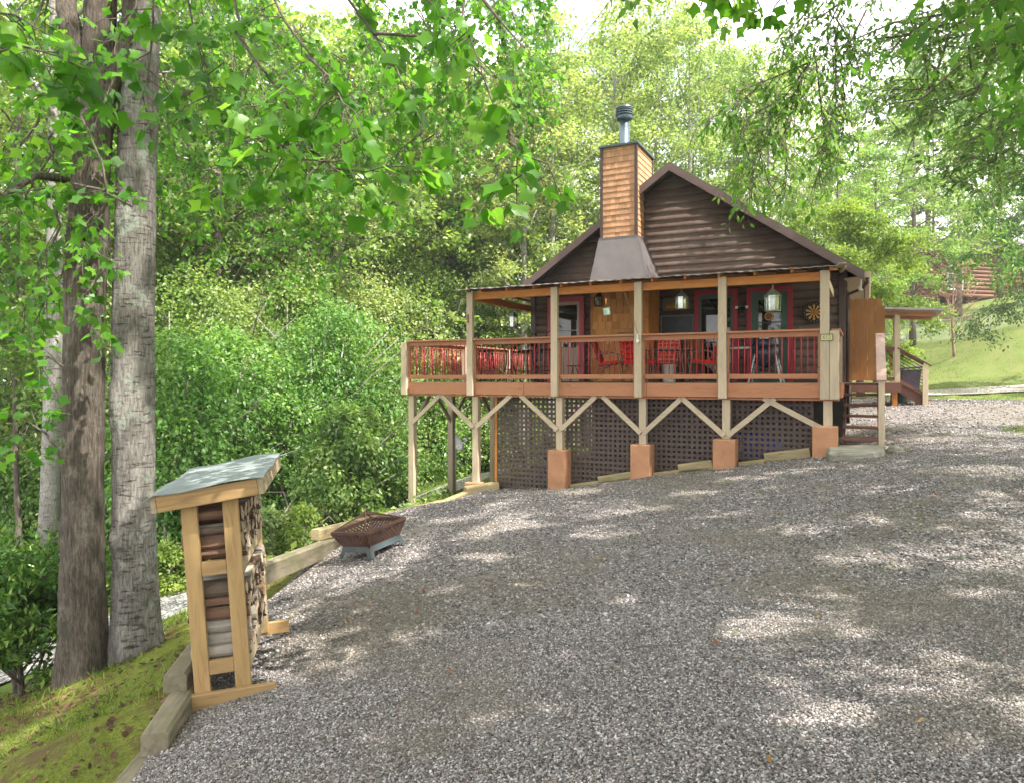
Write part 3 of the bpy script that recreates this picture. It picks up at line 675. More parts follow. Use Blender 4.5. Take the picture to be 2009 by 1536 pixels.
for i in range(n+1):
    uu=U0+(U1-U0)*i/n; dz=.008*math.sin(i*1.7)+.004*math.sin(i*.37)
    for vv,zz in ((-.32-.012*math.sin(i*.9),ZB+.245-.32*sl),(1.3,ZB+.248+1.3*sl),(WV+.0,ZB+.25+WV*sl)): vs.append((-uu,vv,zz+dz))
mb.add(vs,[(3*i+j,3*i+3+j,3*i+4+j,3*i+1+j) for i in range(n) for j in range(2)])
pr=mb.build('porch_roof',M_corr,cabin); s=pr.modifiers.new('thick','SOLIDIFY'); s.thickness=.012
mb=MB()
for k in range(6): mb.hb(-.15,7.1,.1+k*.5,.19+k*.5,ZB+.233+(.1+k*.5)*sl-.02,ZB+.233+(.1+k*.5)*sl+.0)
mb.build('roof_batten',M_under,cabin)
mb=MB(); mb.bar((.30,-.25,ZB+.24),(.22,.5,ZB+.28),.12,.02); mb.bar((.34,-.1,ZB+.2),(.26,.3,ZB+.18),.05,.05); mb.build('broken_roof_edge',plain('weathered_edge',lin(150,140,112),.8,var=.4),cabin)
# railings
BAL=[0]
balmesh=None
def baluster(parent,x,y,z0=.10,z1=.745):
    global balmesh
    if balmesh is None:
        mb=MB(); mb.tube([(0,0,z0),(0,0,z1)],.0105,8); balmesh=mb.build('baluster',M_redrail,parent,smooth=True); balmesh.location=(x,y,0); return
    b=balmesh.copy(); COL.objects.link(b); b.parent=parent; b.location=(x,y,0)
def rail_front(u0,u1):
    r=empty('porch_railing',(0,0,0),parent=cabin)
    mb=MB(); mb.hb(u0,u1,-.105,.045,.832,.868); mb.build('top_rail',M_cedar,r,bevel=.005)
    mb=MB(); mb.hb(u0,u1,-.03,.008,.742,.831); mb.build('sub_rail',M_cedar,r,bevel=.004)
    mb=MB(); mb.hb(u0,u1,-.03,.008,.012,.10); mb.build('bottom_rail',M_cedar,r,bevel=.004)
    for q_ in ((u0,u0+.035),(u1-.035,u1)):
        mb=MB(); mb.hb(*q_,-.03,.03,-.06,.74); mb.build('end_cleat',M_cedar,r)
    n=max(1,round((u1-u0-.08)/.104)); 
    for k in range(n): baluster(r,-(u0+.04+(u1-u0-.08)*(k+.5)/n),-.011)
edges=[-.02+.073]+[]
for a,b in zip(UP,UP[1:]): rail_front(a+.074,b-.074)
rail_front(UP[-1]+.074,UL-.092)
def rail_side(u,v0,v1,dense=True):
    r=empty('side_railing',(0,0,0),parent=cabin)
    mb=MB(); mb.hb(u-.07,u+.07,v0,v1,.832,.868); mb.build('top_rail',M_cedary,r,bevel=.005)
    mb=MB(); mb.hb(u-.019,u+.019,v0,v1,.742,.831); mb.build('sub_rail',M_cedary,r)
    mb=MB(); mb.hb(u-.019,u+.019,v0,v1,.012,.10); mb.build('bottom_rail',M_cedary,r)
    n=max(1,round((v1-v0-.06)/.115))
    for k in range(n): baluster(r,-u,v0+.03+(v1-v0-.06)*(k+.5)/n)
SP=[2.55,5.02,7.5]
prev=.05
for v in SP:
    mb=MB(); mb.hb(UL-.09,UL+.0,v-.07,v+.07,ZD,.83); mb.build('rail_post',M_greige,cabin,bevel=.005)
    rail_side(UL-.05,prev,v-.072); prev=v+.072
rail_side(-.19,.05,1.70)
mb=MB(); mb.hb(-.24,-.14,1.70,1.80,-.33,.83); mb.build('rail_post',M_greige,cabin,bevel=.005)
# lower posts on piers, braces
PIER={-.02:(-.80,.40),1.68:(-1.08,.40),3.245:(-1.24,.38),4.98:(-1.42,.38),6.94:(-2.20,.36)}
for u in UP:
    zt,w=PIER[u]; uu=u-.04
    mb=MB(); mb.hb(uu-.07,uu+.07,.06,.20,zt,-.325); mb.build('lower_post',M_greige,cabin,bevel=.006)
    zb=min(hgz(uu,0),hgz(uu-.2,-.1),hgz(uu+.2,-.1))-.25
    mb=MB(); c0=uu+(.02 if u>0 else .04); mb.hb(c0-w/2,c0+w/2,-.05,.33,zb,zt); mb.build('concrete_pier',M_stucco,cabin,bevel=.02)
def low_post(u,v,zb):
    mb=MB(); mb.hb(u-.07,u+.07,v,v+.14,zb,-.325); mb.build('lower_post',M_greige,cabin,bevel=.006)
low_post(UL-.1,.06,hgz(UL,0)-.35); low_post(UL-.1,1.75,hgz(UL,1.75)-.3); low_post(UL-.1,3.95,hgz(UL,3.95)-.3); low_post(UL-.1,6.3,hgz(UL,6.3)-.3)
def brace(a,b):
    mb=MB(); mb.bar(a,b,.092,.040,up=(0,1,0) if abs(a[0]-b[0])>.1 else (1,0,0),ext=.03)
    mb.build('brace',M_greigex,cabin,bevel=.003)
BY=.045
def br2(u,left,du,dz): 
    s=1 if left else -1; brace((-(u-.04+s*.05),BY,-.34-dz),(-(u-.04+s*du),BY,-.34))
br2(-.02,True,1.02,.52)
br2(1.68,False,.82,.66); br2(1.68,True,.80,.66); br2(3.245,False,.76,.66); br2(3.245,True,.78,.66); br2(4.98,False,.78,.66); br2(4.98,True,.84,.66)
br2(6.94,False,.86,.66); br2(6.94,True,.84,.66); br2(UL-.06,False,.78,.62)
for v in (.12,1.82,4.02):
    for s in (1,-1):
        if v<1 and s<0: continue
        brace((-(UL-.1),v+s*.06,-1.0),(-(UL-.1),v+s*.72,-.36))
# lattice skirts
def lattice(u0,u1,v=.34):
    mb=MB(); zt=-.33; pitch=.0985; bw=.052
    zb=min(hgz(u0,v),hgz(u1,v))-.05
    k=0
    u=u0
    while u<u1: mb.hb(u,min(u+bw,u1),v,v+.007,zb,zt); u+=pitch
    z=zb
    while z<zt: mb.hb(u0,u1,v-.008,v-.001,z,min(z+bw,zt)); z+=pitch
    mb.build('lattice_panel',M_lattice,cabin)
lattice(-.02+.2,1.62); lattice(1.70,3.19); lattice(3.27,4.92); lattice(5.0,6.50)
mb=MB(); mb.hb(6.50,6.56,.32,.37,hgz(6.5,.3)-.1,-.33); mb.build('lattice_trim',M_honey,cabin)
# ------------------------------------------------------------------ doors and windows
def door(u0,u1,zt,trim,frame,glass_top,glass_bot,fw,label,name='door',panel=None,tw=.1,v=2.93):
    d=empty(name,(0,0,0),parent=cabin)
    if label: d['label']=label
    mb=MB(); mb.hb(u0,u0+tw,v-.03,WV,ZD,zt); mb.hb(u1-tw,u1,v-.03,WV,ZD,zt); mb.hb(u0+tw,u1-tw,v-.028,WV,zt-tw,zt); mb.build('door_trim',trim,d,bevel=.004)
    a,b=u0+tw,u1-tw
    mb=MB(); y0=v-.012
    mb.hb(a,a+fw,y0,WV,ZD,zt-tw); mb.hb(b-fw,b,y0,WV,ZD,zt-tw); mb.hb(a+fw,b-fw,y0+.001,WV,glass_top,zt-tw); mb.hb(a+fw,b-fw,y0+.001,WV,ZD,glass_bot)
    mb.build('door_frame',frame,d,bevel=.004)
    if panel:
        mb=MB(); mb.hb(a+fw+.01,b-fw-.01,y0-.004,y0+.002,ZD+.06,glass_bot-.04); mb.build('door_panel',panel,d)
    mb=MB(); mb.hb(a+fw,b-fw,y0+.02,y0+.03,glass_bot,glass_top); mb.build('glass',M_glass,d)
    mb=MB(); mb.hb(a+fw,b-fw,y0+.008,y0+.016,(glass_bot+glass_top)/2-.1-.012,(glass_bot+glass_top)/2-.1+.012); mb.build('glazing_bar',frame,d)
    mb=MB(); mb.hb(a+.02,a+.045,y0-.05,y0-.02,.82,.98); mb.hb(a+.026,a+.038,y0-.021,y0,.85,.95); mb.build('handle',M_black,d)
door(5.48,6.44,2.02,M_rosetrim,M_doorgrey,1.82,.78,.06,'rose trimmed door with pale lower panel',panel=M_doorgrey,tw=.12)
door(1.888,2.826,2.00,M_redtrim,M_greendoor,1.80,.05,.05,'red trimmed door with full length glass',tw=.10)
door(.752,1.695,2.0,M_redtrim,M_greendoor,1.72,.95,.14,'red trimmed door with broad green frame',tw=.10)
# ------------------------------------------------------------------ stairs to the porch (right end), descending towards the drive
st=empty('porch_stairs',(0,0,0),parent=cabin)
SU0,SU1=-.87,-.28
zb=hgz(-.6,.2)
nr=6; rise=(ZD-zb-.06)/nr
for k in range(nr):
    z=ZD-rise*k-.004; v1=1.82-.265*k
    mb=MB(); mb.hb(SU0,SU1,v1-.29,v1,z-.042,z); mb.build('tread',M_stairbrown,st,bevel=.004)
for u in (SU0-.002,SU1-.036):
    mb=MB(); v0=1.84; mb.add([(-u,v0,ZD-.05),(-u-.038,v0,ZD-.05),(-u-.038,v0,ZD-.33),(-u,v0,ZD-.33),(-u,.30,zb+.2),(-u-.038,.30,zb+.2),(-u-.038,.30,zb-.1),(-u,.30,zb-.1)],[(0,1,2,3),(7,6,5,4),(0,4,5,1),(1,5,6,2),(2,6,7,3),(3,7,4,0)])
    mb.build('stringer',M_stairbrown,st)
mb=MB(); mb.hb(SU0+.04,SU1-.04,.24,.27,zb-.1,zb+rise-.05); mb.build('riser',M_stairbrown,st)
for v,zt,za in ((.22,.0,zb-.2),(1.86,.83,-1.2)):
    mb=MB(); mb.hb(SU0-.06,SU0+.03,v-.07,v+.07,za,zt-.02 if v<1 else zt); mb.build('newel_post',M_greige,st,bevel=.005)
mb=MB(); mb.hb(SU0-.10,SU0-.03,1.98,2.06,-1.2,.84); mb.build('newel_post',M_greige,st,bevel=.005)
mb=MB(); mb.bar((-SU0+.015,.10,-.02),(-SU0+.015,1.93,.865),.15,.036); mb.build('stair_cap_rail',M_pinkcap,st,bevel=.004)
mb=MB(); mb.bar((-SU0+.015,.28,-.02),(-SU0+.015,1.83,.73),.038,.088); mb.build('stair_sub_rail',M_cedary,st)
mb=MB(); mb.bar((-SU0+.015,.30,-.72),(-SU0+.015,1.83,.06),.038,.088); mb.build('stair_bottom_rail',M_cedary,st)
for k in range(12):
    v=.36+k*.122; z=-.05+(v-.28)*.484
    mb=MB(); mb.tube([(-SU0+.015,v,z-.66),(-SU0+.015,v,z)],.0105,6); mb.build('stair_baluster',M_redrail,st)
# privacy boards at the corner
mb=MB(); uu=-.28; k=0
while k<5:
    a=uu-.13*(k+1); b=uu-.13*k-.004; z1=1.66
    mb.prism([(-b,-.02),(-a,-.02),(-a,z1-.04),(-a-.03,z1),(-b+.03,z1),(-b,z1-.04)],2.99+.003*(k%2),3.012+.003*(k%2)); k+=1
mb.hb(-.93,-.28,3.02,3.06,.3,.39); mb.hb(-.93,-.28,3.02,3.06,1.2,1.29); mb.hb(-.99,-.93,3.0,3.09,-1.1,1.5)
mb.build('privacy_boards',M_privacy,cabin)
# ------------------------------------------------------------------ side porch (further back on the right)
sp=empty('side_porch',(0,0,0),parent=cabin)
mb=MB(); mb.hb(-1.45,-.3,8.6,10.2,-.12,-.085); mb.build('floor_boards',M_deck,sp)
mb=MB(); mb.hb(-1.5,-.25,8.56,8.6,-.34,-.09); mb.hb(-1.5,-1.46,8.6,10.2,-.34,-.09); mb.build('side_porch_fascia',M_stairbrown,sp)
for v in (8.66,10.1):
    mb=MB(); mb.hb(-1.46,-1.33,v-.07,v+.07,-.085,1.80); mb.build('side_porch_post',M_greige,sp,bevel=.005)
    mb=MB(); mb.hb(-1.40,-1.27,v-.02,v+.12,hgz(-1.4,8.7)-.2,-.34); mb.build('footing_post',M_honey,sp)
mb=MB(); 
v=[]
for vv in (8.35,10.5):
    v+=[(.25,vv,2.02),(2.45,vv,1.86),(2.45,vv,1.80),(.25,vv,1.96)]
mb.add(v,[(0,1,5,4),(1,2,6,5),(2,3,7,6),(3,0,4,7),(0,3,2,1),(4,5,6,7)]); mb.build('side_porch_roof',M_corr,sp)
mb=MB(); mb.bar((.28,8.60,1.88),(2.3,8.60,1.735),.05,.10); mb.bar((.28,10.1,1.88),(2.3,10.1,1.735),.05,.10); mb.build('side_porch_beam',M_cedar,sp)
for q_ in ((8.6,8.64,.76,.849),(8.56,8.70,.85,.885),(8.6,8.64,-.03,.06)):
    mb=MB(); mb.hb(-1.33,-.3,*q_); mb.build('side_porch_rail',M_stairbrown,sp)
for k in range(8):
    mb=MB(); mb.tube([(.38+k*.12,8.62,.06),(.38+k*.12,8.62,.76)],.011,6); mb.build('side_porch_baluster',M_redrail,sp)
zs=hgz(-2.1,8.7)
mb=MB(); mb.hb(-2.12,-1.99,8.58,8.70,zs-.15,.38); mb.build('side_stair_newel',M_greige,sp,bevel=.005)
mb=MB(); mb.bar((1.40,8.64,.86),(2.20,8.64,.36),.14,.035,up=(0,0,1)); mb.bar((1.44,8.64,.78),(2.02,8.64,.42),.04,.09); mb.build('side_stair_cap',M_stairbrown,sp)
mb=MB(); mb.bar((1.44,8.64,-.03),(2.02,8.64,-.39),.04,.09); mb.bar((1.42,8.70,-.2),(2.1,8.70,zs+.03),.05,.24); mb.build('side_stair_stringer',M_stairbrown,sp)
for k in range(7):
    z=.66-k*.088
    mb=MB(); mb.tube([(1.46,8.64,z),(2.0,8.64,z-.335)],.010,6); mb.build('side_stair_bar',M_black,sp)
for k in range(3):
    mb=MB(); mb.hb(-1.72-.24*k,-1.45-.24*k,8.72,9.7,-.26-.15*k,-.22-.15*k); mb.build('side_stair_tread',M_stairbrown,sp)
# ------------------------------------------------------------------ things on and around the porch (placed in house coordinates)
def hthing(name,u,v,z,label,cat,rz=0,group=None): return empty(name,HW(u,v,z),(0,0,HROT+rz),label,cat,group)
M_iron=plain('black_iron',(.02,.02,.022),.45,.4,var=.2)
M_bronze=plain('bronze_frame',lin(120,108,88),.45,.4,var=.2)
M_redfab=plain('red_fabric',lin(214,34,26),.9,var=.14,bump=.3,bscale=120)
M_darkred=plain('dark_red_fabric',lin(150,36,26),.9,var=.14,bump=.3,bscale=120)
t=NT('red_patterned_fabric'); v=t.coord('Object',(1,1,1)); vo=t.n('ShaderNodeTexVoronoi',feature='DISTANCE_TO_EDGE'); vo.inputs['Scale'].default_value=11; vo.inputs['Randomness'].default_value=.15; t.l(v,vo.inputs['Vector'])
c=t.ramp(vo.outputs['Distance'],[(.05,lin(250,190,160)),(.09,lin(226,60,48))]); M_pattern=t.done(t.bsdf(c,.9,0,.2))
M_wood2=wood('folding_chair_wood',lin(150,92,44),lin(112,64,30),'z',.6,10,.2)
M_lanternglass=plain('lantern_glass',(.55,.62,.58),.12,0,var=.1)
M_candle=plain('candle_wax',(.85,.82,.74),.6,var=.03)
M_patina=plain('green_patina_metal',lin(122,132,112),.5,.4,var=.3)
def patio_chair(name,u,v,rz,label,fab,back_open=False):
    r=hthing(name,u,v,ZD,label,'chair',rz,'red patio chairs on the porch')
    # local: faces +x ; seat .45 high
    mb=MB()
    for s in (-.27,.27):
        mb.tube([(.30,s,0),(.26,s,.30),(.20,s,.60),(.02,s,.64),(-.16,s,.60),(-.24,s,.48)],.013,7)
        mb.tube([(-.34,s,0),(-.12,s,.30),(.05,s,.385)],.013,7); mb.tube([(-.34,s,.012),(.30,s,.012)],.012,6)
        mb.tube([(.27,s,.40),(-.20,s,.35),(-.44,s,.98)],.013,7)
    mb.tube([(-.44,-.27,.98),(-.44,.27,.98)],.013,7); mb.tube([(.27,-.27,.40),(.27,.27,.40)],.012,6); mb.tube([(-.2,-.27,.35),(-.2,.27,.35)],.012,6)
    mb.build('chair_frame',M_bronze,r,smooth=True)
    mb=MB(); mb.bar((.26,0,.43),(-.19,0,.39),.50,.08,up=(0,0,1)); mb.build('seat_cushion',fab,r,bevel=.025)
    if back_open:
        mb=MB()
        for k in range(6):
            f=k/5; mb.bar((-.21-.2*f,-.255,.42+.5*f),(-.21-.2*f,.255,.42+.5*f),.07,.014,up=(.9,0,.35))
        mb.build('back_straps',fab,r)
        mb=MB(); mb.bar((-.15,0,.45),(-.35,0,.93),.48,.07,up=(1,0,.4)); mb.build('back_cushion',M_darkred,r,bevel=.025)
    else:
        mb=MB(); mb.bar((-.15,0,.44),(-.37,0,.98),.50,.09,up=(1,0,.4)); mb.build('back_cushion',fab if fab is not M_redfab else M_darkred,r,bevel=.03)
    return r
patio_chair('patio_chair',hpx(1196,1.15)+.02,1.15,R(12),'red cushioned patio chair in profile left of the table, facing it',M_redfab)
patio_chair('patio_chair',hpx(1256,.62),.62,R(78),'red strapped patio chair with its back to the railing',M_redfab,True)
patio_chair('patio_chair',hpx(1306,2.2),2.2,R(-88),'patio chair with red and white patterned cushion behind the table',M_pattern)
patio_chair('patio_chair',hpx(1384,1.0),1.0,R(185),'red cushioned patio chair right of the table, facing left',M_redfab)
r=hthing('folding_chair',hpx(1362,2.2),2.2,ZD,'slatted brown wooden folding chair against the dark wall','chair',R(-75))
mb=MB()
for s in (-.2,.2): mb.bar((.25,s,0),(-.25,s,.9),.03,.05,up=(1,0,0)); mb.bar((-.25,s,0),(.22,s,.44),.03,.05,up=(1,0,0))
mb.build('folding_frame',M_wood2,r)
mb=MB()
for k in range(6): mb.box(-.2+k*.07,-.14+k*.07,-.2,.2,.42,.44)
mb.build('seat_slats',M_wood2,r)
mb=MB()
for k in range(6): mb.bar((-.04,-.19+k*.076,.5),(-.26,-.19+k*.076,.93),.05,.015,up=(1,0,.4))
mb.build('back_slats',M_wood2,r)
r=hthing('patio_table',hpx(1312,1.3),1.3,ZD,'low metal patio table between the red cushioned chairs','table')
mb=MB(); mb.box(-.5,.5,-.38,.38,.655,.68); mb.build('tabletop',M_bronze,r,bevel=.008)
for x in (-1,1):
    for y in (-1,1):
        mb=MB(); mb.tube([(x*.36,y*.28,.66),(x*.33,y*.25,.45),(x*.38,y*.3,.2),(x*.46,y*.35,0)],.02,7); mb.build('leg',M_bronze,r,smooth=True)
mb=MB(); mb.box(-.36,.36,-.012,.012,.18,.21); mb.box(-.012,.012,-.28,.28,.18,.21); mb.build('leg_brace',M_bronze,r)
r=hthing('bucket',hpx(1313,.95),.95,ZD,'white plastic bucket on the deck under the patio table','bucket')
mb=MB(); mb.lathe([(.11,0),(.125,.02),(.145,.34),(.155,.34),(.155,.36),(.14,.36),(.118,.03)],20); mb.build('bucket_body',M_white,r,smooth=True)
mb=MB(); mb.tube([(.15*math.cos(a),.02,.33-.12*math.sin(a)) for a in np.linspace(0,math.pi,9)],.005,5); mb.build('handle',M_iron,r)
# bar-height bistro set
def stool(px,v,rz,label):
    r=hthing('bar_stool',hpx(px,v),v,ZD,label,'bar stool',rz,'black bar stools round the bistro table')
    mb=MB(); mb.lathe([(.16,.70),(.19,.715),(.19,.745),(.17,.76)],20); mb.build('seat',M_iron,r,smooth=True)
    for x in (-1,1):
        for y in (-1,1):
            mb=MB(); mb.tube([(x*.12,y*.12,.71),(x*.13,y*.13,.5),(x*.17,y*.17,.22),(x*.22,y*.22,0)],.013,7); mb.build('leg',M_iron,r,smooth=True)
    mb=MB(); mb.tube([(.17*math.cos(a),.17*math.sin(a),.26) for a in np.linspace(0,2*math.pi,17)],.009,5)
    mb.build('foot_ring',M_iron,r)
    mb=MB()
    for s in (-.15,.15): mb.tube([(-.16,s,.71),(-.2,s,.9),(-.24,s,1.06)],.011,6)
    mb.tube([(-.24,.15*math.cos(a),1.02+.13*math.sin(a)) for a in np.linspace(0,math.pi,11)],.011,6)
    mb.box(-.235,-.22,-.13,.13,.84,.99)
    mb.build('backrest',M_iron,r)
stool(953,1.3,R(8),'black metal bar stool beside the left porch post')
stool(1031,1.95,R(172),'black metal bar stool just right of the tall bistro table')
stool(1074,1.5,R(140),'black metal bar stool in front of the pale door')
r=hthing('bistro_table',hpx(1000,1.7),1.7,ZD,'tall black metal bistro table with four curved legs','table')
mb=MB(); mb.lathe([(.30,.88),(.33,.885),(.33,.905),(.30,.91)],28); mb.build('tabletop',M_iron,r)
for k in range(4):
    a=R(45+90*k); c,s=math.cos(a),math.sin(a)
    mb=MB(); mb.tube([(c*.2,s*.2,.88),(c*.09,s*.09,.72),(c*.08,s*.08,.42),(c*.15,s*.15,.2),(c*.30,s*.30,0)],.015,7); mb.build('leg',M_iron,r,smooth=True)
mb=MB(); mb.tube([(.12*math.cos(a),.12*math.sin(a),.3) for a in np.linspace(0,2*math.pi,15)],.009,5); mb.build('leg_ring',M_iron,r)
r=hthing('door_mat',hpx(1124,2.35),2.35,ZD+.001,'dark grey mat on the deck before the pale door','mat')
mb=MB(); mb.box(-.42,.42,-.28,.28,0,.015); mb.build('mat',plain('mat_rubber',lin(70,74,88),.9,var=.2),r,bevel=.004)
r=hthing('side_table',hpx(1126,2.0),2.0,ZD,'small dark metal side table in front of the pale door','table')
mb=MB(); mb.lathe([(.15,.36),(.17,.365),(.17,.38),(.15,.385)],20); mb.build('tabletop',M_iron,r)
for k in range(3):
    a=R(20+120*k); mb=MB(); mb.tube([(.04*math.cos(a),.04*math.sin(a),.36),(.16*math.cos(a),.16*math.sin(a),0)],.011,6); mb.build('leg',M_iron,r)
# grill
r=hthing('grill',hpx(1503,1.35),1.35,ZD,'black barrel grill on splayed silver legs before the green door','grill')
M_grillblk=plain('grill_enamel',lin(38,52,62),.25,0,var=.1); M_silver=plain('silver_tube',lin(170,180,184),.3,.7,var=.1)
mb=MB(); mb.lathe([(.05,.30),(.15,.32),(.22,.40),(.25,.55),(.255,.70)],26); mb.build('bowl',M_grillblk,r,smooth=True)
mb=MB(); mb.lathe([(.262,.705),(.265,.74),(.24,.86),(.16,.95),(.06,.985)],26); mb.build('lid',M_grillblk,r,smooth=True)
mb=MB(); mb.tube([(-.08,-.24,.84),(-.08,-.30,.85),(.08,-.30,.85),(.08,-.24,.84)],.012,7); mb.build('lid_handle',M_silver,r)
for x,y in ((-1,-1),(1,-1),(-1,1),(1,1)):
    mb=MB(); mb.tube([(x*.17,y*.14,.62),(x*.30,y*.24,0)],.017,8); mb.build('leg',M_silver,r)
mb=MB(); mb.box(-.72,-.28,-.2,.2,.66,.70); mb.build('side_shelf',plain('shelf_grey',lin(190,196,190),.45,var=.1),r,bevel=.006)
mb=MB(); mb.tube([(-.28,-.2,.12),(-.12,-.21,.08),(.12,-.21,.08),(.28,-.2,.12)],.014,7); mb.build('bottom_brace',M_iron,r)
mb=MB(); mb.lathe([(.12,.22),(.14,.24),(.14,.28),(.05,.30)],18); mb.build('ash_pan',M_iron,r)
# hanging lanterns and the wall lamp
def lantern(u,v,ztop,h,label,frame,wall=False):
    r=hthing('hanging_lantern' if not wall else 'wall_lantern',u,v,ztop,label,'lantern')
    w=h*.26
    mb=MB(); n=6
    mb.lathe([(w*1.15,-h*.42),(w*.9,-h*.36),(w*.35,-h*.22),(w*.12,-h*.17),(w*.1,-h*.12)],n); mb.build('lantern_roof',frame,r)
    mb=MB(); mb.lathe([(w*.95,-h),(w*1.02,-h*.985),(w*1.02,-h*.955),(w*.9,-h*.95)],n)
    for k in range(n):
        a=2*math.pi*k/n; mb.bar((w*.98*math.cos(a),w*.98*math.sin(a),-h*.95),(w*1.05*math.cos(a),w*1.05*math.sin(a),-h*.42),.012,.012)
    mb.build('lantern_cage',frame,r)
    mb=MB(); mb.lathe([(w*.86,-h*.95),(w*.94,-h*.43)],n)
    gl=mb.build('lantern_panes',M_paneglass,r)
    mb=MB(); mb.lathe([(w*.34,-h*.95),(w*.34,-h*.68),(w*.3,-h*.66),(w*.04,-h*.655)],12); mb.build('candle',M_candle,r,smooth=True)
    if wall:
        mb=MB(); mb.tube([(0,0,-h*.14),(0,.06,-h*.05),(0,.12,-h*.12)],.012,6); mb.box(-.04,.04,.10,.13,-h*.35,0); mb.build('wall_bracket',frame,r)
    else:
        mb=MB(); mb.tube([(.012*math.cos(a),0,-h*.10+.02*math.sin(a)) for a in np.linspace(0,2*math.pi,11)],.004,5); mb.tube([(0,0,-h*.1+.02),(0,0,0)],.004,5); mb.build('hook',frame,r)
    return r
t=NT('pane_glass'); tr=t.n('ShaderNodeBsdfTransparent'); tr.inputs[0].default_value=(.86,.9,.86,1); gl=t.n('ShaderNodeBsdfGlossy'); gl.inputs['Roughness'].default_value=.08; gl.inputs[0].default_value=(.9,.95,.92,1)
fr=t.n('ShaderNodeMixShader'); fr.inputs[0].default_value=.28; t.l(tr.outputs[0],fr.inputs[1]); t.l(gl.outputs[0],fr.inputs[2]); M_paneglass=t.done(fr.outputs[0])
lantern(hpx(1516,.03),.03,1.70,.50,'largest pale green hanging lantern, with a white candle, before the green door',M_patina)
lantern(hpx(1337,.35),.35,1.76,.42,'hanging lantern in front of the mounted fish plaque',M_patina)
lantern(6.94,2.0,1.70,.46,'dark lantern hanging from the left side beam of the porch',plain('lantern_grey',lin(92,104,104),.5,.4))
lantern(hpx(1174,2.02),2.0,2.02,.36,'black wall lantern on the orange shingled chase',M_iron,True)
# fishing rod and the coil hung from it
M_cane=plain('rod_cane',lin(146,112,76),.4); 
ur=hpx(1251,-.13)
r=hthing('fishing_rod',ur,-.13,0,'bent fishing rod tied to the middle porch post with a line hanging down','fishing rod')
pts=[]
for px,py in ((1251,655),(1244,632),(1236,605),(1226,572),(1212,552),(1200,543),(1193,541)):
    uu=hpx(px,-.16); dd=HW(uu,-.16).y; pts.append((-(uu-ur),-.03-(.0 if py>600 else (600-py)*.002),-(py-HY)/F*dd))
mb=MB(); mb.tube(pts,[.009,.008,.006,.005,.004,.003,.003],6); mb.build('rod',M_cane,r)
mb=MB(); mb.tube([pts[-1],(pts[-1][0]+.0,pts[-1][1],pts[-1][2]-.62)],.0016,4); mb.build('line',M_cane,r)
mb=MB(); mb.tube([(0,-.01,.68),(0,-.012,.86)],.018,8); mb.lathe([(.02,.70),(.035,.71),(.035,.75),(.02,.76)],12,(.01,-.02,0)); mb.build('rod_handle',M_white,r)
mb=MB(); mb.tube([(pts[-1][0],pts[-1][1],pts[-1][2]-.56),(pts[-1][0],pts[-1][1],pts[-1][2]-.46)],[.012,.02],8); mb.build('bobber',plain('bobber_orange',lin(236,150,90),.4),r)
pc=HW(ur,-.13)
q=empty('spring_feeder',r.matrix_basis@Vector((pts[-1][0],pts[-1][1],pts[-1][2]-.62)),(R(5),R(-7),HROT),'pale green coiled spring feeder hanging on the fishing line','feeder')
mb=MB(); N=150
mb.tube([(.062*math.cos(i*.42),.062*math.sin(i*.42),-.02-.135*i/N) for i in range(N)],.0075,6); mb.build('coil',plain('feeder_coil',lin(188,214,200),.35,.3,var=.15),q,smooth=True)
mb=MB(); mb.lathe([(.05,-.15),(.05,-.02)],16); mb.build('feeder_core',plain('feeder_core',lin(70,120,100),.6),q)
mb=MB(); mb.tube([(0,0,0),(-.05,0,-.02)],.004,5); mb.tube([(0,0,0),(.05,0,-.02)],.004,5); mb.build('hanger',M_iron,q)
# wall decorations
r=hthing('fish_plaque',hpx(1326,2.9),2.92,1.72,'mounted brown fish on a pale wooden plaque on the dark wall','fish plaque')
mb=MB(); mb.prism([(-.30,-.13),(-.12,-.145),(.14,-.13),(.29,-.11),(.31,.0),(.28,.13),(.05,.16),(-.29,.145),(-.31,.0)],-.012,.012); mb.build('plaque_board',plain('plaque_wood',lin(112,100,62),.6,stretch=(.2,1,1),var=.35),r,bevel=.006)
mb=MB(); fx=np.linspace(-.22,.2,12); mb.tube([(x,-.045,-.03+.02*math.sin(x*9)) for x in fx],[.012,.035,.048,.055,.056,.053,.047,.04,.032,.024,.018,.014],10); 
mb.add([(.19,-.045,-.03),(.27,-.04,.04),(.25,-.045,-.02),(.27,-.05,-.09)],[(0,1,2),(0,2,3)]); mb.add([(-.04,-.045,.02),(.06,-.045,.07),(.10,-.045,.015)],[(0,1,2)]); mb.add([(-.05,-.06,-.07),(.02,-.07,-.12),(.04,-.06,-.065)],[(0,1,2)])
mb.build('fish',plain('fish_skin',lin(170,128,44),.35,var=.5,scale=14,stretch=(1,1,2)),r)
r=hthing('chalkboard',hpx(1328,2.9),2.93,.55,'large blank black board with thin pale frame under the fish plaque','board')
mb=MB(); mb.box(-.36,.36,-.01,.02,-.45,.90); mb.build('board',plain('board_black',(.006,.008,.012),.35,var=.2),r)
mb=MB()
for a in ((-.375,-.355,-.45,.915),(.355,.375,-.45,.915)): mb.box(a[0],a[1],-.02,.02,a[2],a[3])
mb.box(-.355,.355,-.019,.02,.895,.915); mb.box(-.355,.355,-.019,.02,.02,.035); mb.build('board_frame',plain('frame_pale',lin(112,126,116),.5),r)
r=hthing('dartboard',hpx(1597,2.9),2.93,1.41,'round black and tan dartboard on the log wall','dartboard')
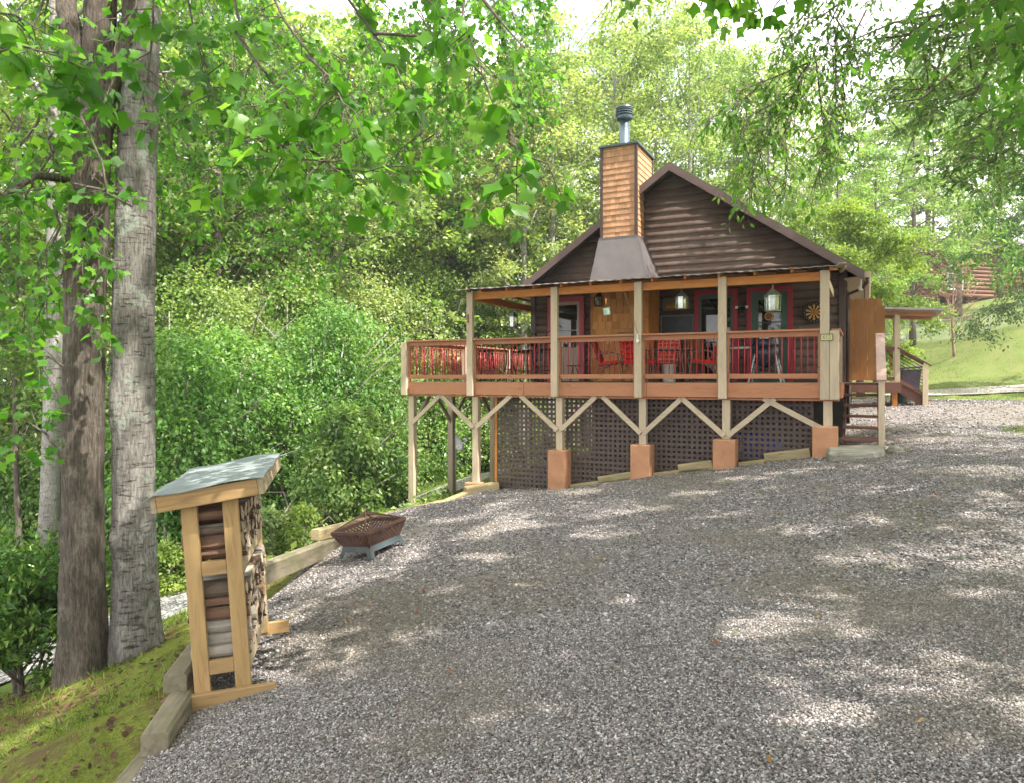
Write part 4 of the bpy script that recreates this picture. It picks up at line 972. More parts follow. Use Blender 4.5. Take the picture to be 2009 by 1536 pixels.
def disc_ring(mb,r0,r1,a0,a1,y,mi=0,n=3):
    vs=[];
    for i in range(n+1):
        a=a0+(a1-a0)*i/n
        for rr in (r0,r1): vs.append((rr*math.cos(a),y,rr*math.sin(a)))
    mb.add(vs,[(2*i,2*i+1,2*i+3,2*i+2) for i in range(n)],mi)
M_dbk=plain('dart_black',(.012,.012,.013),.8); M_dtan=plain('dart_tan',lin(196,150,80),.8); M_dred=plain('dart_red',(.25,.02,.02),.8)
mb=MB(); mb.lathe([(.205,-.03),(.225,-.025),(.225,.02),(.2,.025)],40,axis='y'); mb.build('board_body',M_dbk,r)
mb=MB()
for k in range(20):
    a0=R(18*k-9); disc_ring(mb,.016,.16,a0,a0+R(18),-.0325,k%2)
mb.build('segments',[M_dbk,M_dtan],r)
mb=MB(); disc_ring(mb,0,.016,0,2*math.pi,-.0335,0,16)
for k in range(20):
    a0=R(18*k+90); mb.box(.187*math.cos(a0)-.005,.187*math.cos(a0)+.005,-.034,-.03,.187*math.sin(a0)-.009,.187*math.sin(a0)+.009,1)
mb.build('bullseye',[M_dred,plain('dart_wire',lin(150,150,150),.4,.5)],r)
r=hthing('flood_light',hpx(1457,2.9),2.93,1.52,'twin headed motion flood light between the two green doors','flood light')
mb=MB(); mb.lathe([(.05,-.03),(.055,0),(.055,.02)],16,axis='y'); mb.lathe([(.02,-.09),(.04,-.08),(.04,-.04),(.03,-.03)],12,(0,-.04,-.02)); mb.build('mount',M_iron,r)
for s in (-1,1):
    mb=MB(); mb.bar((s*.03,-.06,.03),(s*.10,-.14,.04),.10,.06); mb.build('lamp_head',M_iron,r,bevel=.006)
    mb=MB(); mb.bar((s*.045,-.145,.045),(s*.135,-.165,.05),.012,.055); mb.build('lens',M_white,r)
r=hthing('round_plaque',hpx(1508,2.85),2.885,1.36,'round wooden disc hung with dark tassels on the green door','wall decoration')
mb=MB(); mb.lathe([(.085,-.012),(.092,0),(.085,.012)],24,axis='y'); mb.build('disc_rim',plain('rim_gold',lin(190,150,84),.5),r)
mb=MB(); mb.lathe([(.07,-.015),(.07,-.005)],24,axis='y'); mb.build('disc_face',plain('disc_face',lin(126,74,40),.6,var=.4,scale=20),r)
mb=MB()
for k in range(3): mb.tube([(-.03+.03*k,-.01,-.09),(-.032+.032*k,-.015,-.2)],.005,5)
mb.tube([(0,0,.09),(0,0,.22)],.004,4); mb.build('tassels',plain('tassel_dark',(.05,.018,.015),.9),r)
# house number
M_numbg=plain('plaque_cream',lin(206,196,130),.6,var=.12); M_numfr=plain('plaque_bronze',lin(96,92,74),.5,.3); M_num=plain('numeral_blue',lin(86,118,128),.5)
r=hthing('house_number_sign',hpx(1622,-.125),-.122,-(662.5-HY)/F*HW(hpx(1622,-.12),-.12).y,'small cream house number sign reading 612 on the corner posts','sign')
mb=MB(); mb.box(-.088,.088,-.006,.006,-.046,.046); mb.build('sign_face',M_numbg,r)
mb=MB()
for a in ((-.1,.1,.046,.058),(-.1,.1,-.058,-.046)): mb.box(a[0],a[1],-.012,.007,a[2],a[3])
for a in ((-.1,-.088),(.088,.1)): mb.box(a[0],a[1],-.0115,.0065,-.046,.046)
mb.build('sign_frame',M_numfr,r)
fc_=bpy.data.curves.new('numerals','FONT'); fc_.body='612'; fc_.size=.085; fc_.extrude=.002; fc_.align_x='CENTER'; fc_.align_y='CENTER'
fo=bpy.data.objects.new('numerals',fc_); COL.objects.link(fo); fo.parent=r
fc_.materials.append(M_num); bpy.context.view_layer.update()
nme=bpy.data.meshes.new_from_object(fo.evaluated_get(bpy.context.evaluated_depsgraph_get())); bpy.data.objects.remove(fo)
fo=bpy.data.objects.new('numerals',nme); COL.objects.link(fo); fo.parent=r; fo.rotation_euler=(R(90),0,0); fo.location=(0,-.009,0)
# hook on the left post
r=hthing('bottle_opener',6.965,-.122,1.30,'small rusty red metal opener screwed to the left porch post','bottle opener')
mb=MB(); mb.prism([(-.012,-.10),(.014,-.09),(.016,.06),(.004,.10),(-.014,.08)],-.012,.004); mb.build('plate',plain('rust_red',lin(140,64,50),.7),r)
mb=MB(); mb.lathe([(.006,-.018),(.006,-.012)],8,axis='y',c=(0,0,.06)); mb.build('screw',M_steel,r)
# satellite dish
db=P(893,972,19.0); gzd=gz(db.x,db.y)
r=empty('satellite_dish',(db.x,db.y,gzd),(0,0,R(-20)),'small white satellite dish on a thin pole beyond the deck','satellite dish')
zt=-(872-HY)/F*19-gzd
mb=MB(); mb.tube([(0,0,-.2),(0,0,zt)],.03,10); mb.build('pole',M_white,r,smooth=True)
mb=MB(); mb.lathe([(.0,.0),(.10,.012),(.2,.05),(.27,.10),(.272,.11),(.2,.062),(.10,.024),(.0,.012)],24); d=mb.build('dish',M_white,r,smooth=True); d.location=(-.02,0,zt+.02); d.rotation_euler=(R(20),R(52),0); d.scale=(1,.75,1)
mb=MB(); mb.tube([(.0,0,zt-.12),(.3,-.05,zt+.10)],.014,6); mb.build('feed_arm',M_white,r); mb=MB(); mb.tube([(.3,-.05,zt+.08),(.36,-.05,zt+.13),(.28,-.05,zt+.18)],.03,8); mb.build('receiver',M_white,r)
mb=MB(); mb.tube([(.03,0,zt-.1),(.16,0,zt-.5),(.2,0,zt-.9),(.05,0,zt-1.2),(.02,0,.3)],.006,5); mb.build('cable',M_white,r)
# tarp under the porch
r=hthing('tarp_bundle',hpx(1478,1.0),1.0,hgz(1.2,1.0),'bright blue tarpaulin bundle stored behind the right lattice panel','tarpaulin')
mb=MB(); V=[];n=14
for i in range(n+1):
    for j in range(9):
        x=-.55+1.1*i/n; y=-.3+.6*j/8; e=max(0,1-(x/.55)**4)*max(0,1-(y/.3)**4); V.append((x+random.uniform(-.02,.02),y,.02+.48*e**.5+random.uniform(-.03,.03)))
mb.add(V,[(i*9+j,(i+1)*9+j,(i+1)*9+j+1,i*9+j+1) for i in range(n) for j in range(8)]); mb.build('tarp_sheet',plain('tarp_blue',lin(44,76,190),.4,var=.2),r)
mb=MB(); mb.tube([(-.2,-.33,.03),(-.2,-.2,.45),(-.2,.2,.45),(-.2,.33,.03)],.012,5); mb.build('tie_rope',M_white,r)
# stone step slab
sb=HW(-.50,-.22); zs0=gz(sb.x,sb.y)+.0
mb=MB(); ol=[(-.48,-.30),(-.30,-.40),(0,-.43),(.28,-.40),(.46,-.26),(.52,0),(.46,.26),(.2,.33),(-.2,.34),(-.46,.26),(-.52,0)]
rr=random.Random(4); vs=[];n=len(ol); top=zs0+.13
for s,z in ((1.0,-.15),(1.03,.02),(1.0,.09),(.96,.125),(.93,.13)): vs+=[(x*.84*s+rr.uniform(-.012,.012),y*s+rr.uniform(-.012,.012),z+rr.uniform(-.008,.008)) for x,y in ol]
fs=[(i*n+k,i*n+(k+1)%n,(i+1)*n+(k+1)%n,(i+1)*n+k) for i in range(4) for k in range(n)]+[tuple(4*n+k for k in range(n))]
mb.add(vs,fs); 
t=NT('slab_stone'); v=t.coord('Object',(.5,3,3)); n_=t.noise(v,5,7,.65); c=t.ramp(n_,[(.3,(.13,.125,.09)),(.5,(.26,.25,.20)),(.7,(.40,.39,.33))]); M_slab=t.done(t.bsdf(c,.85,0,.2,t.bump(n_,.6,.03)))
o=mb.build('stone_step',M_slab,loc=(sb.x,sb.y,zs0)); o.rotation_euler=(Matrix.Rotation(HROT+R(4),4,'Z')@Matrix.Rotation(R(5),4,'X')@Matrix.Rotation(R(-3),4,'Y')).to_euler(); tag(o,'flat rough stone slab at the foot of the porch stairs','stone step')
mb=MB(); mb.lathe([(.10,-.05),(.13,.02),(.11,.08),(.05,.12)],9); o=mb.build('rock',M_slab,loc=HW(-1.08,.02,0)); o.location.z=gz(o.location.x,o.location.y); tag(o,'small mossy rock beside the stone step slab','rock')
# wheeled bin
pb=P(1783,770,21.0); zb_=gz(pb.x,pb.y)
r=empty('wheeled_bin',(pb.x,pb.y,zb_),(0,0,HROT+R(10)),'dark purple wheeled rubbish bin behind the side porch stairs','bin')
M_bin=plain('bin_plastic',lin(62,50,66),.5,var=.15)
mb=MB(); mb.add([(-.2,-.22,.05),(.2,-.22,.05),(.2,.22,.05),(-.2,.22,.05),(-.27,-.3,.92),(.27,-.3,.92),(.27,.3,.92),(-.27,.3,.92)],[(0,3,2,1),(4,5,6,7),(0,1,5,4),(1,2,6,5),(2,3,7,6),(3,0,4,7)]); mb.build('bin_body',M_bin,r,bevel=.02)
mb=MB(); mb.bar((-.30,0,.95),(.32,0,1.0),.64,.05); mb.build('lid',M_bin,r,bevel=.015)
for s in (-.24,.24):
    mb=MB(); mb.lathe([(.02,-.03),(.11,-.03),(.12,0),(.11,.03),(.02,.03)],16,axis='y',c=(-.2,s,.11)); mb.build('wheel',M_iron,r)
mb=MB(); mb.tube([(-.3,-.2,.88),(-.36,-.2,.92),(-.36,.2,.92),(-.3,.2,.88)],.015,6); mb.build('handle',M_bin,r)
pb=P(1768,775,20.4)
r=empty('storage_tub',(pb.x,pb.y,gz(pb.x,pb.y)),(0,0,HROT),'grey green plastic tub on the ground below the side porch','tub')
mb=MB(); mb.lathe([(.15,0),(.17,.01),(.21,.36),(.225,.36),(.225,.385),(.2,.385),(.165,.02)],22); mb.build('tub_body',plain('tub_plastic',lin(96,110,100),.5),r,smooth=True)
mb=MB(); mb.lathe([(.02,.386),(.23,.386),(.235,.41),(.19,.425),(.02,.43)],22); mb.build('tub_lid',plain('tub_lid',lin(80,84,80),.5),r)
# ------------------------------------------------------------------ fire pit
fp=Vector((-1.71,8.8,0)); fz=gz(fp.x,fp.y)
dzx=(gz(fp.x+.4,fp.y)-gz(fp.x-.4,fp.y))/.8; dzy=(gz(fp.x,fp.y+.4)-gz(fp.x,fp.y-.4))/.8
r=empty('fire_pit',(fp.x,fp.y,fz+.02),(math.atan(dzy),-math.atan(dzx)*.8,0),'rusty square lattice sided fire pit with wire lid on the gravel','fire pit')
r.rotation_euler=(Matrix.Rotation(-math.atan(dzx)*.8,4,'Y')@Matrix.Rotation(math.atan(dzy),4,'X')@Matrix.Rotation(R(-38),4,'Z')).to_euler()
M_rust=plain('rusty_steel',lin(84,62,54),.6,.4,var=.45,scale=9,bump=.3,dirt=lin(124,72,40)); M_base=plain('pit_base_grey',lin(66,76,80),.55,.4,var=.25,dirt=lin(100,84,66))
a0,a1,z0,z1=.235,.322,.135,.32
def pit_side(mb,k):
    M=Matrix.Rotation(R(90*k),3,'Z')
    def pt(s,f,off=0): 
        h=a0+(a1-a0)*f; return M@Vector((s*h,-h+off,z0+(z1-z0)*f))
    # rims and corner straps as bars, diagonals as the lattice
    mb.bar(pt(-1,1),pt(1,1),.02,.03,mi=0); mb.bar(pt(-1,.02),pt(1,.02),.012,.06,mi=0); mb.bar(pt(-1,.93),pt(1,.93),.008,.035)
    mb.bar(pt(1,0),pt(1,1),.03,.03,up=(M@Vector((1,-1,0))))
    n=11
    for i in range(-4,n+4):
        for sgn in (1,-1):
            s0=-1+2*i/n; s1=s0+sgn*.62
            f0,f1=.08,.92
            if s0<-1:
                if s1<=-1: continue
                f0=.08+.84*((-1-s0)/(s1-s0)); s0=-1
            if s0>1:
                if s1>=1: continue
                f0=.08+.84*((1-s0)/(s1-s0)); s0=1
            if s1<-1: f1=.08+.84*((-1-(-1+2*i/n))/(s1-(-1+2*i/n))); s1=-1
            if s1>1: f1=.08+.84*((1-(-1+2*i/n))/(s1-(-1+2*i/n))); s1=1
            mb.bar(pt(s0,f0),pt(s1,f1),.021,.004,up=M@Vector((0,-1,.4)))
for k in range(4):
    mb=MB(); pit_side(mb,k); mb.build('bowl_side',M_rust,r)
mb=MB(); mb.box(-a0,a0,-a0,a0,z0-.01,z0+.004); mb.build('bowl_floor',M_rust,r)
for k in range(4):
    M=Matrix.Rotation(R(90*k),3,'Z'); mb=MB(); w0,w1=.247,.295
    P_=[(-w0,.135),(w0,.135),(w1,0),(w1-.065,0),(w1-.09,.07),(-w1+.09,.07),(-w1+.065,0),(-w1,0)]
    yy=lambda z:-(w1-(w1-w0)*z/.135)
    vs=[M@Vector((x,yy(z),z)) for x,z in P_]+[M@Vector((x,yy(z)+.006,z)) for x,z in P_]
    n=len(P_); mb.add(vs,[tuple(range(n)),tuple(range(2*n-1,n-1,-1))]+[(i,(i+1)%n,(i+1)%n+n,i+n) for i in range(n)]); mb.build('base_side',M_base,r)
lid=empty('lid',(0,0,0),parent=r)
mb=MB(); ap=Vector((0,0,.50)); cs=[Matrix.Rotation(R(90*k),3,'Z')@Vector((.312,-.312,.33)) for k in range(4)]
for c in cs: mb.bar(c,ap,.014,.014)
for k in range(4):
    mb.bar(cs[k],cs[(k+1)%4],.016,.016); m0=cs[k].lerp(ap,.55); m1=cs[(k+1)%4].lerp(ap,.55); mb.bar(m0,m1,.009,.009)
mb.build('lid_frame',M_rust,lid)
mb=MB()
for k in range(4):
    A,B=cs[k],cs[(k+1)%4]
    for i in range(1,30): 
        f=i/30; mb.bar(A.lerp(B,f),(A.lerp(ap,2*f) if f<.5 else B.lerp(ap,2-2*f)),.0018,.0018)
    for i in range(1,16): f=i/16; mb.bar(A.lerp(ap,f),B.lerp(ap,f),.0018,.0018)
mb.build('wire_screen',M_rust,lid)
mb=MB(); mb.tube([(.028*math.cos(a),0,0.525+.028*math.sin(a)) for a in np.linspace(0,2*math.pi,13)],.005,5); mb.build('lid_ring',M_rust,lid)
# ------------------------------------------------------------------ firewood rack
M_pt=wood('treated_pine',lin(158,130,88),lin(126,98,60),'z',.65,8,.25,True,.5)
M_ptx=wood('treated_pine_across',lin(154,126,86),lin(122,94,58),'x',.65,8,.25,True,.5)
M_pty=wood('weathered_pine_rail',lin(160,144,118),lin(124,108,86),'y',.7,8,.25,True,.5)
M_sheet=plain('rack_roofing',lin(122,130,130),.6,.05,var=.2,scale=3,bump=.3,bscale=6,dirt=lin(176,182,184))
nb=P(440,1366,4.62)
yaw=R(13.5); tilt=R(-3.9)
rot=(Matrix.Rotation(yaw,4,'Z')@Matrix.Rotation(tilt,4,'Y')@Matrix.Rotation(R(.6),4,'X')).to_euler()
rack=empty('firewood_rack',(nb.x,nb.y,nb.z),rot,'pale timber firewood rack with grey metal roof on the gravel edge','firewood rack')
RL,RWd,RH=1.12,.172,1.30
for y in (0,RL):
    for x in (-1,1):
        mb=MB(); c=x*(RWd-.048); mb.box(c-.048,c+.048,y-.02,y+.02,.0,RH-(.02 if x<0 else -.02)); mb.build('post',M_pt,rack,bevel=.004)
    mb=MB(); mb.box(-.325,.325,y-.065 if y==0 else y+.024,y-.024 if y==0 else y+.065,-.035,.062); mb.build('foot_runner',M_ptx,rack,bevel=.005)
    for z in (.16,.80):
        mb=MB(); mb.box(-.075,.075,y-.018,y+.018,z,z+.09); mb.build('end_rail',M_ptx,rack,bevel=.004)
for x in (-1,1):
    for z in (.16,.80):
        mb=MB(); c=x*(RWd+.003); mb.box(c-.034 if x>0 else c,c if x>0 else c+.034,.022,RL-.022,z-.01,z+.085); mb.build('side_rail',M_pty,rack,bevel=.004)
for z in (.235,.875):
    mb=MB()
    for k in range(3): mb.box(-.15+k*.11,-.07+k*.11,.022,RL-.022,z-.02,z)
    mb.build('shelf_slats',M_pty,rack)
rf=empty('rack_roof',(0,0,RH-.005),(0,R(-5.0),0),parent=rack)
mb=MB(); mb.box(-.285,.315,-.12,-.082,-.02,.085); mb.build('roof_end_board',M_ptx,rf,bevel=.004)
mb=MB(); mb.box(-.285,.315,RL+.052,RL+.09,-.02,.085); mb.build('roof_end_board',M_ptx,rf,bevel=.004)
for xa in (.316,-.32):
    mb=MB(); mb.box(xa,xa+.034,-.12,RL+.09,-.02,.086); mb.build('roof_side_board',M_pty,rf,bevel=.004)
mb=MB(); nx,ny=10,16; V=[]
for i in range(nx+1):
    for j in range(ny+1):
        x=-.35+.72*i/nx; y=-.15+(RL+.27)*j/ny; e=(.007*math.sin(y*7+x*3) if i in (0,nx) else .004*math.sin(y*5+x*9)); ee=(.006*math.sin(x*11) if j in (0,ny) else 0)
        V.append((x+(random.uniform(-.012,.012) if j in(0,ny) else 0),y+(random.uniform(-.01,.01) if i in(0,nx) else 0),.098+e+ee-(.02 if i==0 else 0)))
mb.add(V,[(i*(ny+1)+j,(i+1)*(ny+1)+j,(i+1)*(ny+1)+j+1,i*(ny+1)+j+1) for i in range(nx) for j in range(ny)]); o=mb.build('roof_sheet',M_sheet,rf); s=o.modifiers.new('t','SOLIDIFY'); s.thickness=.006
# logs
M_lbark=[plain('log_bark_dark',(.10,.075,.055),.95,var=.5,scale=9,bump=1.0,bscale=22,stretch=(.4,1,1)),plain('log_bark_grey',(.27,.24,.20),.95,var=.5,scale=9,bump=1.0,bscale=22,stretch=(.4,1,1)),plain('log_bark_red',(.15,.085,.055),.95,var=.5,scale=9,bump=1.0,bscale=22,stretch=(.4,1,1))]
t=NT('log_end'); v=t.coord('Object',(.2,1,1)); n_=t.noise(v,18,5,.6); c=t.ramp(t.math('ADD',t.math('MULTIPLY',n_,.8),t.math('MULTIPLY',t.orand(),.25)),[(.3,(.16,.11,.07)),(.55,(.34,.26,.18)),(.8,(.48,.40,.31))]); M_lend=t.done(t.bsdf(c,.9,0,.2,t.bump(n_,.4,.01)))
logmesh=[]
def log_mesh(k):
    rr=random.Random(50+k); mb=MB(); n=12; L=.42
    split=k in (2,4,6)
    ang=[2*math.pi*i/n for i in range(n)]; rad=[]
    for a in ang:
        q=1+rr.uniform(-.07,.07)
        if split: q=min(q,.42/max(.05,math.cos(a-1.2))) if math.cos(a-1.2)>.3 else q
        rad.append(q)
    xs=[-L/2,-L/4,0,L/4,L/2]; vs=[]; off=[(rr.uniform(-.06,.06),rr.uniform(-.06,.06)) for _ in xs]
    for i,x in enumerate(xs):
        for j,a in enumerate(ang): q=rad[j]*(1+rr.uniform(-.04,.04)); vs.append((x+(rr.uniform(-.008,.008)),off[i][0]+q*math.cos(a),off[i][1]+q*math.sin(a)))
    vs=[(x,y*.05,z*.05) for x,y,z in vs]
    fs=[(i*n+j,i*n+(j+1)%n,(i+1)*n+(j+1)%n,(i+1)*n+j) for i in range(4) for j in range(n)]
    mb.add(vs,fs,0); m=len(mb.v)
    mb.f+= [tuple(range(n-1,-1,-1)),tuple(4*n+j for j in range(n))]; mb.m+=[1,1]
    o=mb.build('firewood_log',[M_lbark[k%3],M_lend]); bpy.data.objects.remove(bpy.data.objects[o.name]); return o_me(mb)
def o_me(mb): return None
for k in range(8):
    # mesh only, instanced below
    before=set(bpy.data.meshes); log_mesh(k); logmesh.append((set(bpy.data.meshes)-before).pop())
RM=Matrix.Translation((nb.x,nb.y,nb.z))@rot.to_matrix().to_4x4()
rl=random.Random(11)
for zlo,zhi,lab,grp in ((.236,.765,'short firewood log stacked on the lower tier of the timber rack','firewood on the lower tier of the rack'),(.876,1.225,'short firewood log stacked on the upper tier under the rack roof','firewood on the upper tier of the rack')):
    z=zlo;row=0
    while True:
        rad=rl.uniform(.032,.058)
        if z+2*rad>zhi: break
        y=.03
        while y<RL-.05:
            ry=rl.uniform(.75,1.2)*rad
            if y+2*ry>RL+.01: break
            o=bpy.data.objects.new('firewood_log',logmesh[rl.randrange(8)]); COL.objects.link(o)
            o.matrix_world=RM@Matrix.Translation((rl.uniform(-.02,.022),y+ry,z+rad+rl.uniform(-.004,.004)))@Matrix.Rotation(rl.uniform(-.06,.06),4,'Z')@Matrix.Rotation(rl.choice([0,math.pi]),4,'Z')@Matrix.Rotation(rl.uniform(0,6.28),4,'X')@Matrix.Diagonal((rl.uniform(.8,.9),ry/.05,rad/.05,1))
            tag(o,lab,'firewood',grp); y+=2*ry*.98
        z+=2*rad*.93;row+=1
# ------------------------------------------------------------------ landscape timbers
M_lt=wood('old_timber',lin(124,115,98),lin(78,70,56),'y',.85,7,.5,True,.7,lin(86,86,52))
M_ltn=wood('newer_timber',lin(158,144,110),lin(122,106,74),'y',.8,7,.35,True,.5)
def timber(p0,p1,w,h,mat,label):
    p0=Vector(p0);p1=Vector(p1); L=(p1-p0).length; d=(p1-p0).normalized()
    mb=MB(); c=.035
    y0,y1=-L/2,L/2
    mb.prism([(-w/2,-h),(w/2,-h),(w/2,-.02),(w/2-.02,0),(-w/2+.02,0),(-w/2,-.02)],y0,y1)
    o=mb.build('landscape_timber',mat,bevel=.008); o.location=(p0+p1)/2
    yaw=math.atan2(-d.x,d.y); pit=math.asin(d.z); o.rotation_euler=(Matrix.Rotation(yaw,4,'Z')@Matrix.Rotation(pit,4,'X')).to_euler()
    return tag(o,label,'timber','landscape timbers edging the gravel')
timber((-1.92,2.4,-2.115),(-2.13,4.75,-2.125),.15,.2,M_lt,'lowest weathered edging timber in the bottom left foreground')
timber((-2.015,4.02,-1.985),(-2.36,5.95,-1.98),.15,.14,M_lt,'weathered edging timber, second step up from the bottom left')
timber((-2.15,4.55,-1.872),(-2.56,6.9,-1.89),.145,.125,M_lt,'weathered edging timber beside the firewood rack foot, topmost step')
timber((-2.70,6.6,-1.83),(-2.46,10.2,-2.215),.14,.22,M_lt,'cracked weathered timber between the firewood rack and the fire pit')
timber((-2.62,9.5,-1.985),(-1.42,14.0,-2.36),.13,.15,M_ltn,'long pale timber behind the fire pit leading to the deck')
timber((-1.42,14.05,-2.40),(-.95,15.0,-2.33),.15,.2,M_ltn,'short low pale timber next to the left deck post')
pA=P(912,957,15.0); pB=P(966,951,15.2)
timber((pA.x,pA.y,-(955-HY)/F*15),(pB.x+.1,pB.y+.1,-(946-HY)/F*15.2),.22,.3,M_ltn,'thick honey coloured timber end at the lattice corner')
for (ua,ub,dz,lab) in ((5.0-.25,3.5,.02,'low timber under the leftmost full lattice panel'),(4.15,3.42,.11,'upper stepped timber right of the first tan pier'),(3.03,1.95,.02,'low timber under the lattice between the two middle piers'),(2.55,1.92,.12,'upper stepped timber left of the second pier from the right'),(1.45,.25,.02,'low timber under the rightmost lattice panel'),(1.0,.24,.12,'upper stepped timber left of the rightmost pier')):
    a=HW(ua,.20);b=HW(ub,.20); timber((a.x,a.y,gz(a.x,a.y)+dz+.05),(b.x,b.y,gz(b.x,b.y)+dz+.05),.12,.3,M_ltn,lab)

SPOTS=[(790,1250,80),(660,1290,55),(1220,1180,45),(1560,1040,80),(1340,1415,55),(1220,1355,35),(1480,1225,85),(600,1250,50),(700,1232,40),(880,1160,45),(1900,1170,60),(1880,1300,50),(930,1095,55),(1150,1050,50),(1250,1000,60),(1000,1030,70),(1450,940,60),(1550,925,60),(1130,965,55),(1760,960,50),(1900,1010,45),(1940,920,55),(1640,1100,50),(1300,1120,35),(1750,1110,45),(560,1220,45),(1400,1010,50),(1700,880,60),(1800,1270,35),(1060,1390,30),(1985,970,40),(880,1020,50),(980,1000,45),(1350,970,50),(530,1330,40),(740,1440,30),(1640,1330,35),(960,1230,35),(420,915,30),(480,940,25),(1100,1290,30),(1030,1150,40),(1600,1480,35),(820,1090,40),(1240,940,70),(1340,925,60),(160,1000,30),(265,420,30),(1850,860,60),(1950,830,60),(330,1000,20)]
def hit(px,py):
    t=(px-CX)/F; q=-(py-HY)/F; d=2.5
    for _ in range(400):
        if gz(t*d,d)>q*d: break
        d*=1.012
    return Vector((t*d,d,q*d)),d
_SG=[]
for px,py,rp in SPOTS:
    if py<HY+60: g_,d_=P(px,py,7.2),7.2
    else: g_,d_=hit(px,py)
    _SG.append((np.array(g_),max(.10,rp/F*d_*.8)))
for px,py,d_,r_ in ((430,330,4.1,.4),(640,200,4.3,.4),(700,340,4.0,.3),(960,320,3.9,.35),(940,80,4.2,.35),(560,60,4.6,.4),(800,150,4.4,.4),(100,130,4.6,.35),(1500,200,8.3,.8),(1600,280,8.2,.7),(480,380,12,1.2),(700,300,12,1.3),(900,200,12,1.2),(600,500,12,.9),(380,500,12,.9),(150,500,7,.5),(180,650,6.7,.4)): _SG.append((np.array(P(px,py,d_)),r_))
_rq=np.random.default_rng(12)
for _ in range(110):
    y_=_rq.uniform(2.6,13); x_=_rq.uniform(-.6,.78)*y_
    if x_>left_x(y_): _SG.append((np.array((x_,y_,gz(x_,y_))),_rq.uniform(.05,.17)))
_S=np.array(sd); _rc=np.random.default_rng(4)
def carve(q):  # cuts crown leaves along sun rays, so set light patches reach ground and branches
    keep=np.ones(len(q),bool)
    for g_,r_ in _SG:
        w=q-g_; s=w@_S; c=w-s[:,None]*_S
        a=_rc.uniform(0,6.28); u=np.array([math.cos(a),math.sin(a),0]); e=(c@u)
        dist=np.sqrt(np.maximum((c*c).sum(1)-.45*e*e,0)); keep&=~((dist<r_*_rc.uniform(.7,1.1))&(s>1.0))
    return keep
# ------------------------------------------------------------------ near tulip trees on the bank
TUL,TULF,LONG,DIA=T_tulip(),T_tulip(True),T_long(.40),T_diamond(.62)
def flare(n,base,top): return [base*(1.0+.22*math.exp(-i*1.6))+(top-base)*i/(n-1) for i in range(n)]
from mathutils import noise as mnoise
def near_trunk(name,pts,rads,bark,root,n=80,relief=.007):
    # smooth resampled trunk with uneven surface
    P_=[Vector(p) for p in pts]; q=[];rr=[]
    for i in range(len(P_)-1):
        p0=P_[max(0,i-1)];p1=P_[i];p2=P_[i+1];p3=P_[min(len(P_)-1,i+2)]
        for k in range(26):
            t_=k/26; q.append(.5*((2*p1)+(p2-p0)*t_+(2*p0-5*p1+4*p2-p3)*t_*t_+(3*p1-p0-3*p2+p3)*t_**3)); rr.append(rads[i]+(rads[i+1]-rads[i])*t_)
    q.append(P_[-1]);rr.append(rads[-1])
    vs=[];rg=random.Random(len(name)+int(P_[0].x*10)); ph=[rg.uniform(0,6.28) for _ in range(6)]
    z0=q[0].z; knots=[(z0+rg.uniform(.8,6),rg.uniform(3.4,6.1),rg.uniform(.05,.11),rg.uniform(.02,.05)) for _ in range(14)]
    for i,p in enumerate(q):
        hz=p.z-z0-.35; fl=math.exp(-max(0,hz)/.34)
        for k in range(n):
            a=2*math.pi*k/n
            r=rr[i]*(1+.025*math.sin(3*a+ph[0]+p.z*.8)+.02*math.sin(5*a+ph[1]-p.z*1.3)+fl*(.10+.13*math.sin(4*a+ph[3])+.06*math.sin(7*a+ph[4])))
            c,s_=math.cos(a),math.sin(a)
            r+=relief*(mnoise.noise(Vector((c*9,s_*9,p.z*1.1)))+.6*mnoise.noise(Vector((c*22,s_*22,p.z*3.2+7))))
            for kz,ka,kw,kh in knots:
                e=((p.z-kz)/kw)**2+(((a-ka+math.pi)%(2*math.pi)-math.pi)*rr[i]/kw)**2
                if e<6: r+=kh*(math.exp(-e)-.9*math.exp(-e*5))
            vs.append(p+Vector((c*r,s_*r,0)))
    fs=[(i*n+k,i*n+(k+1)%n,(i+1)*n+(k+1)%n,(i+1)*n+k) for i in range(len(q)-1) for k in range(n)]
    mb=MB(); mb.add(vs,fs); return mb,q
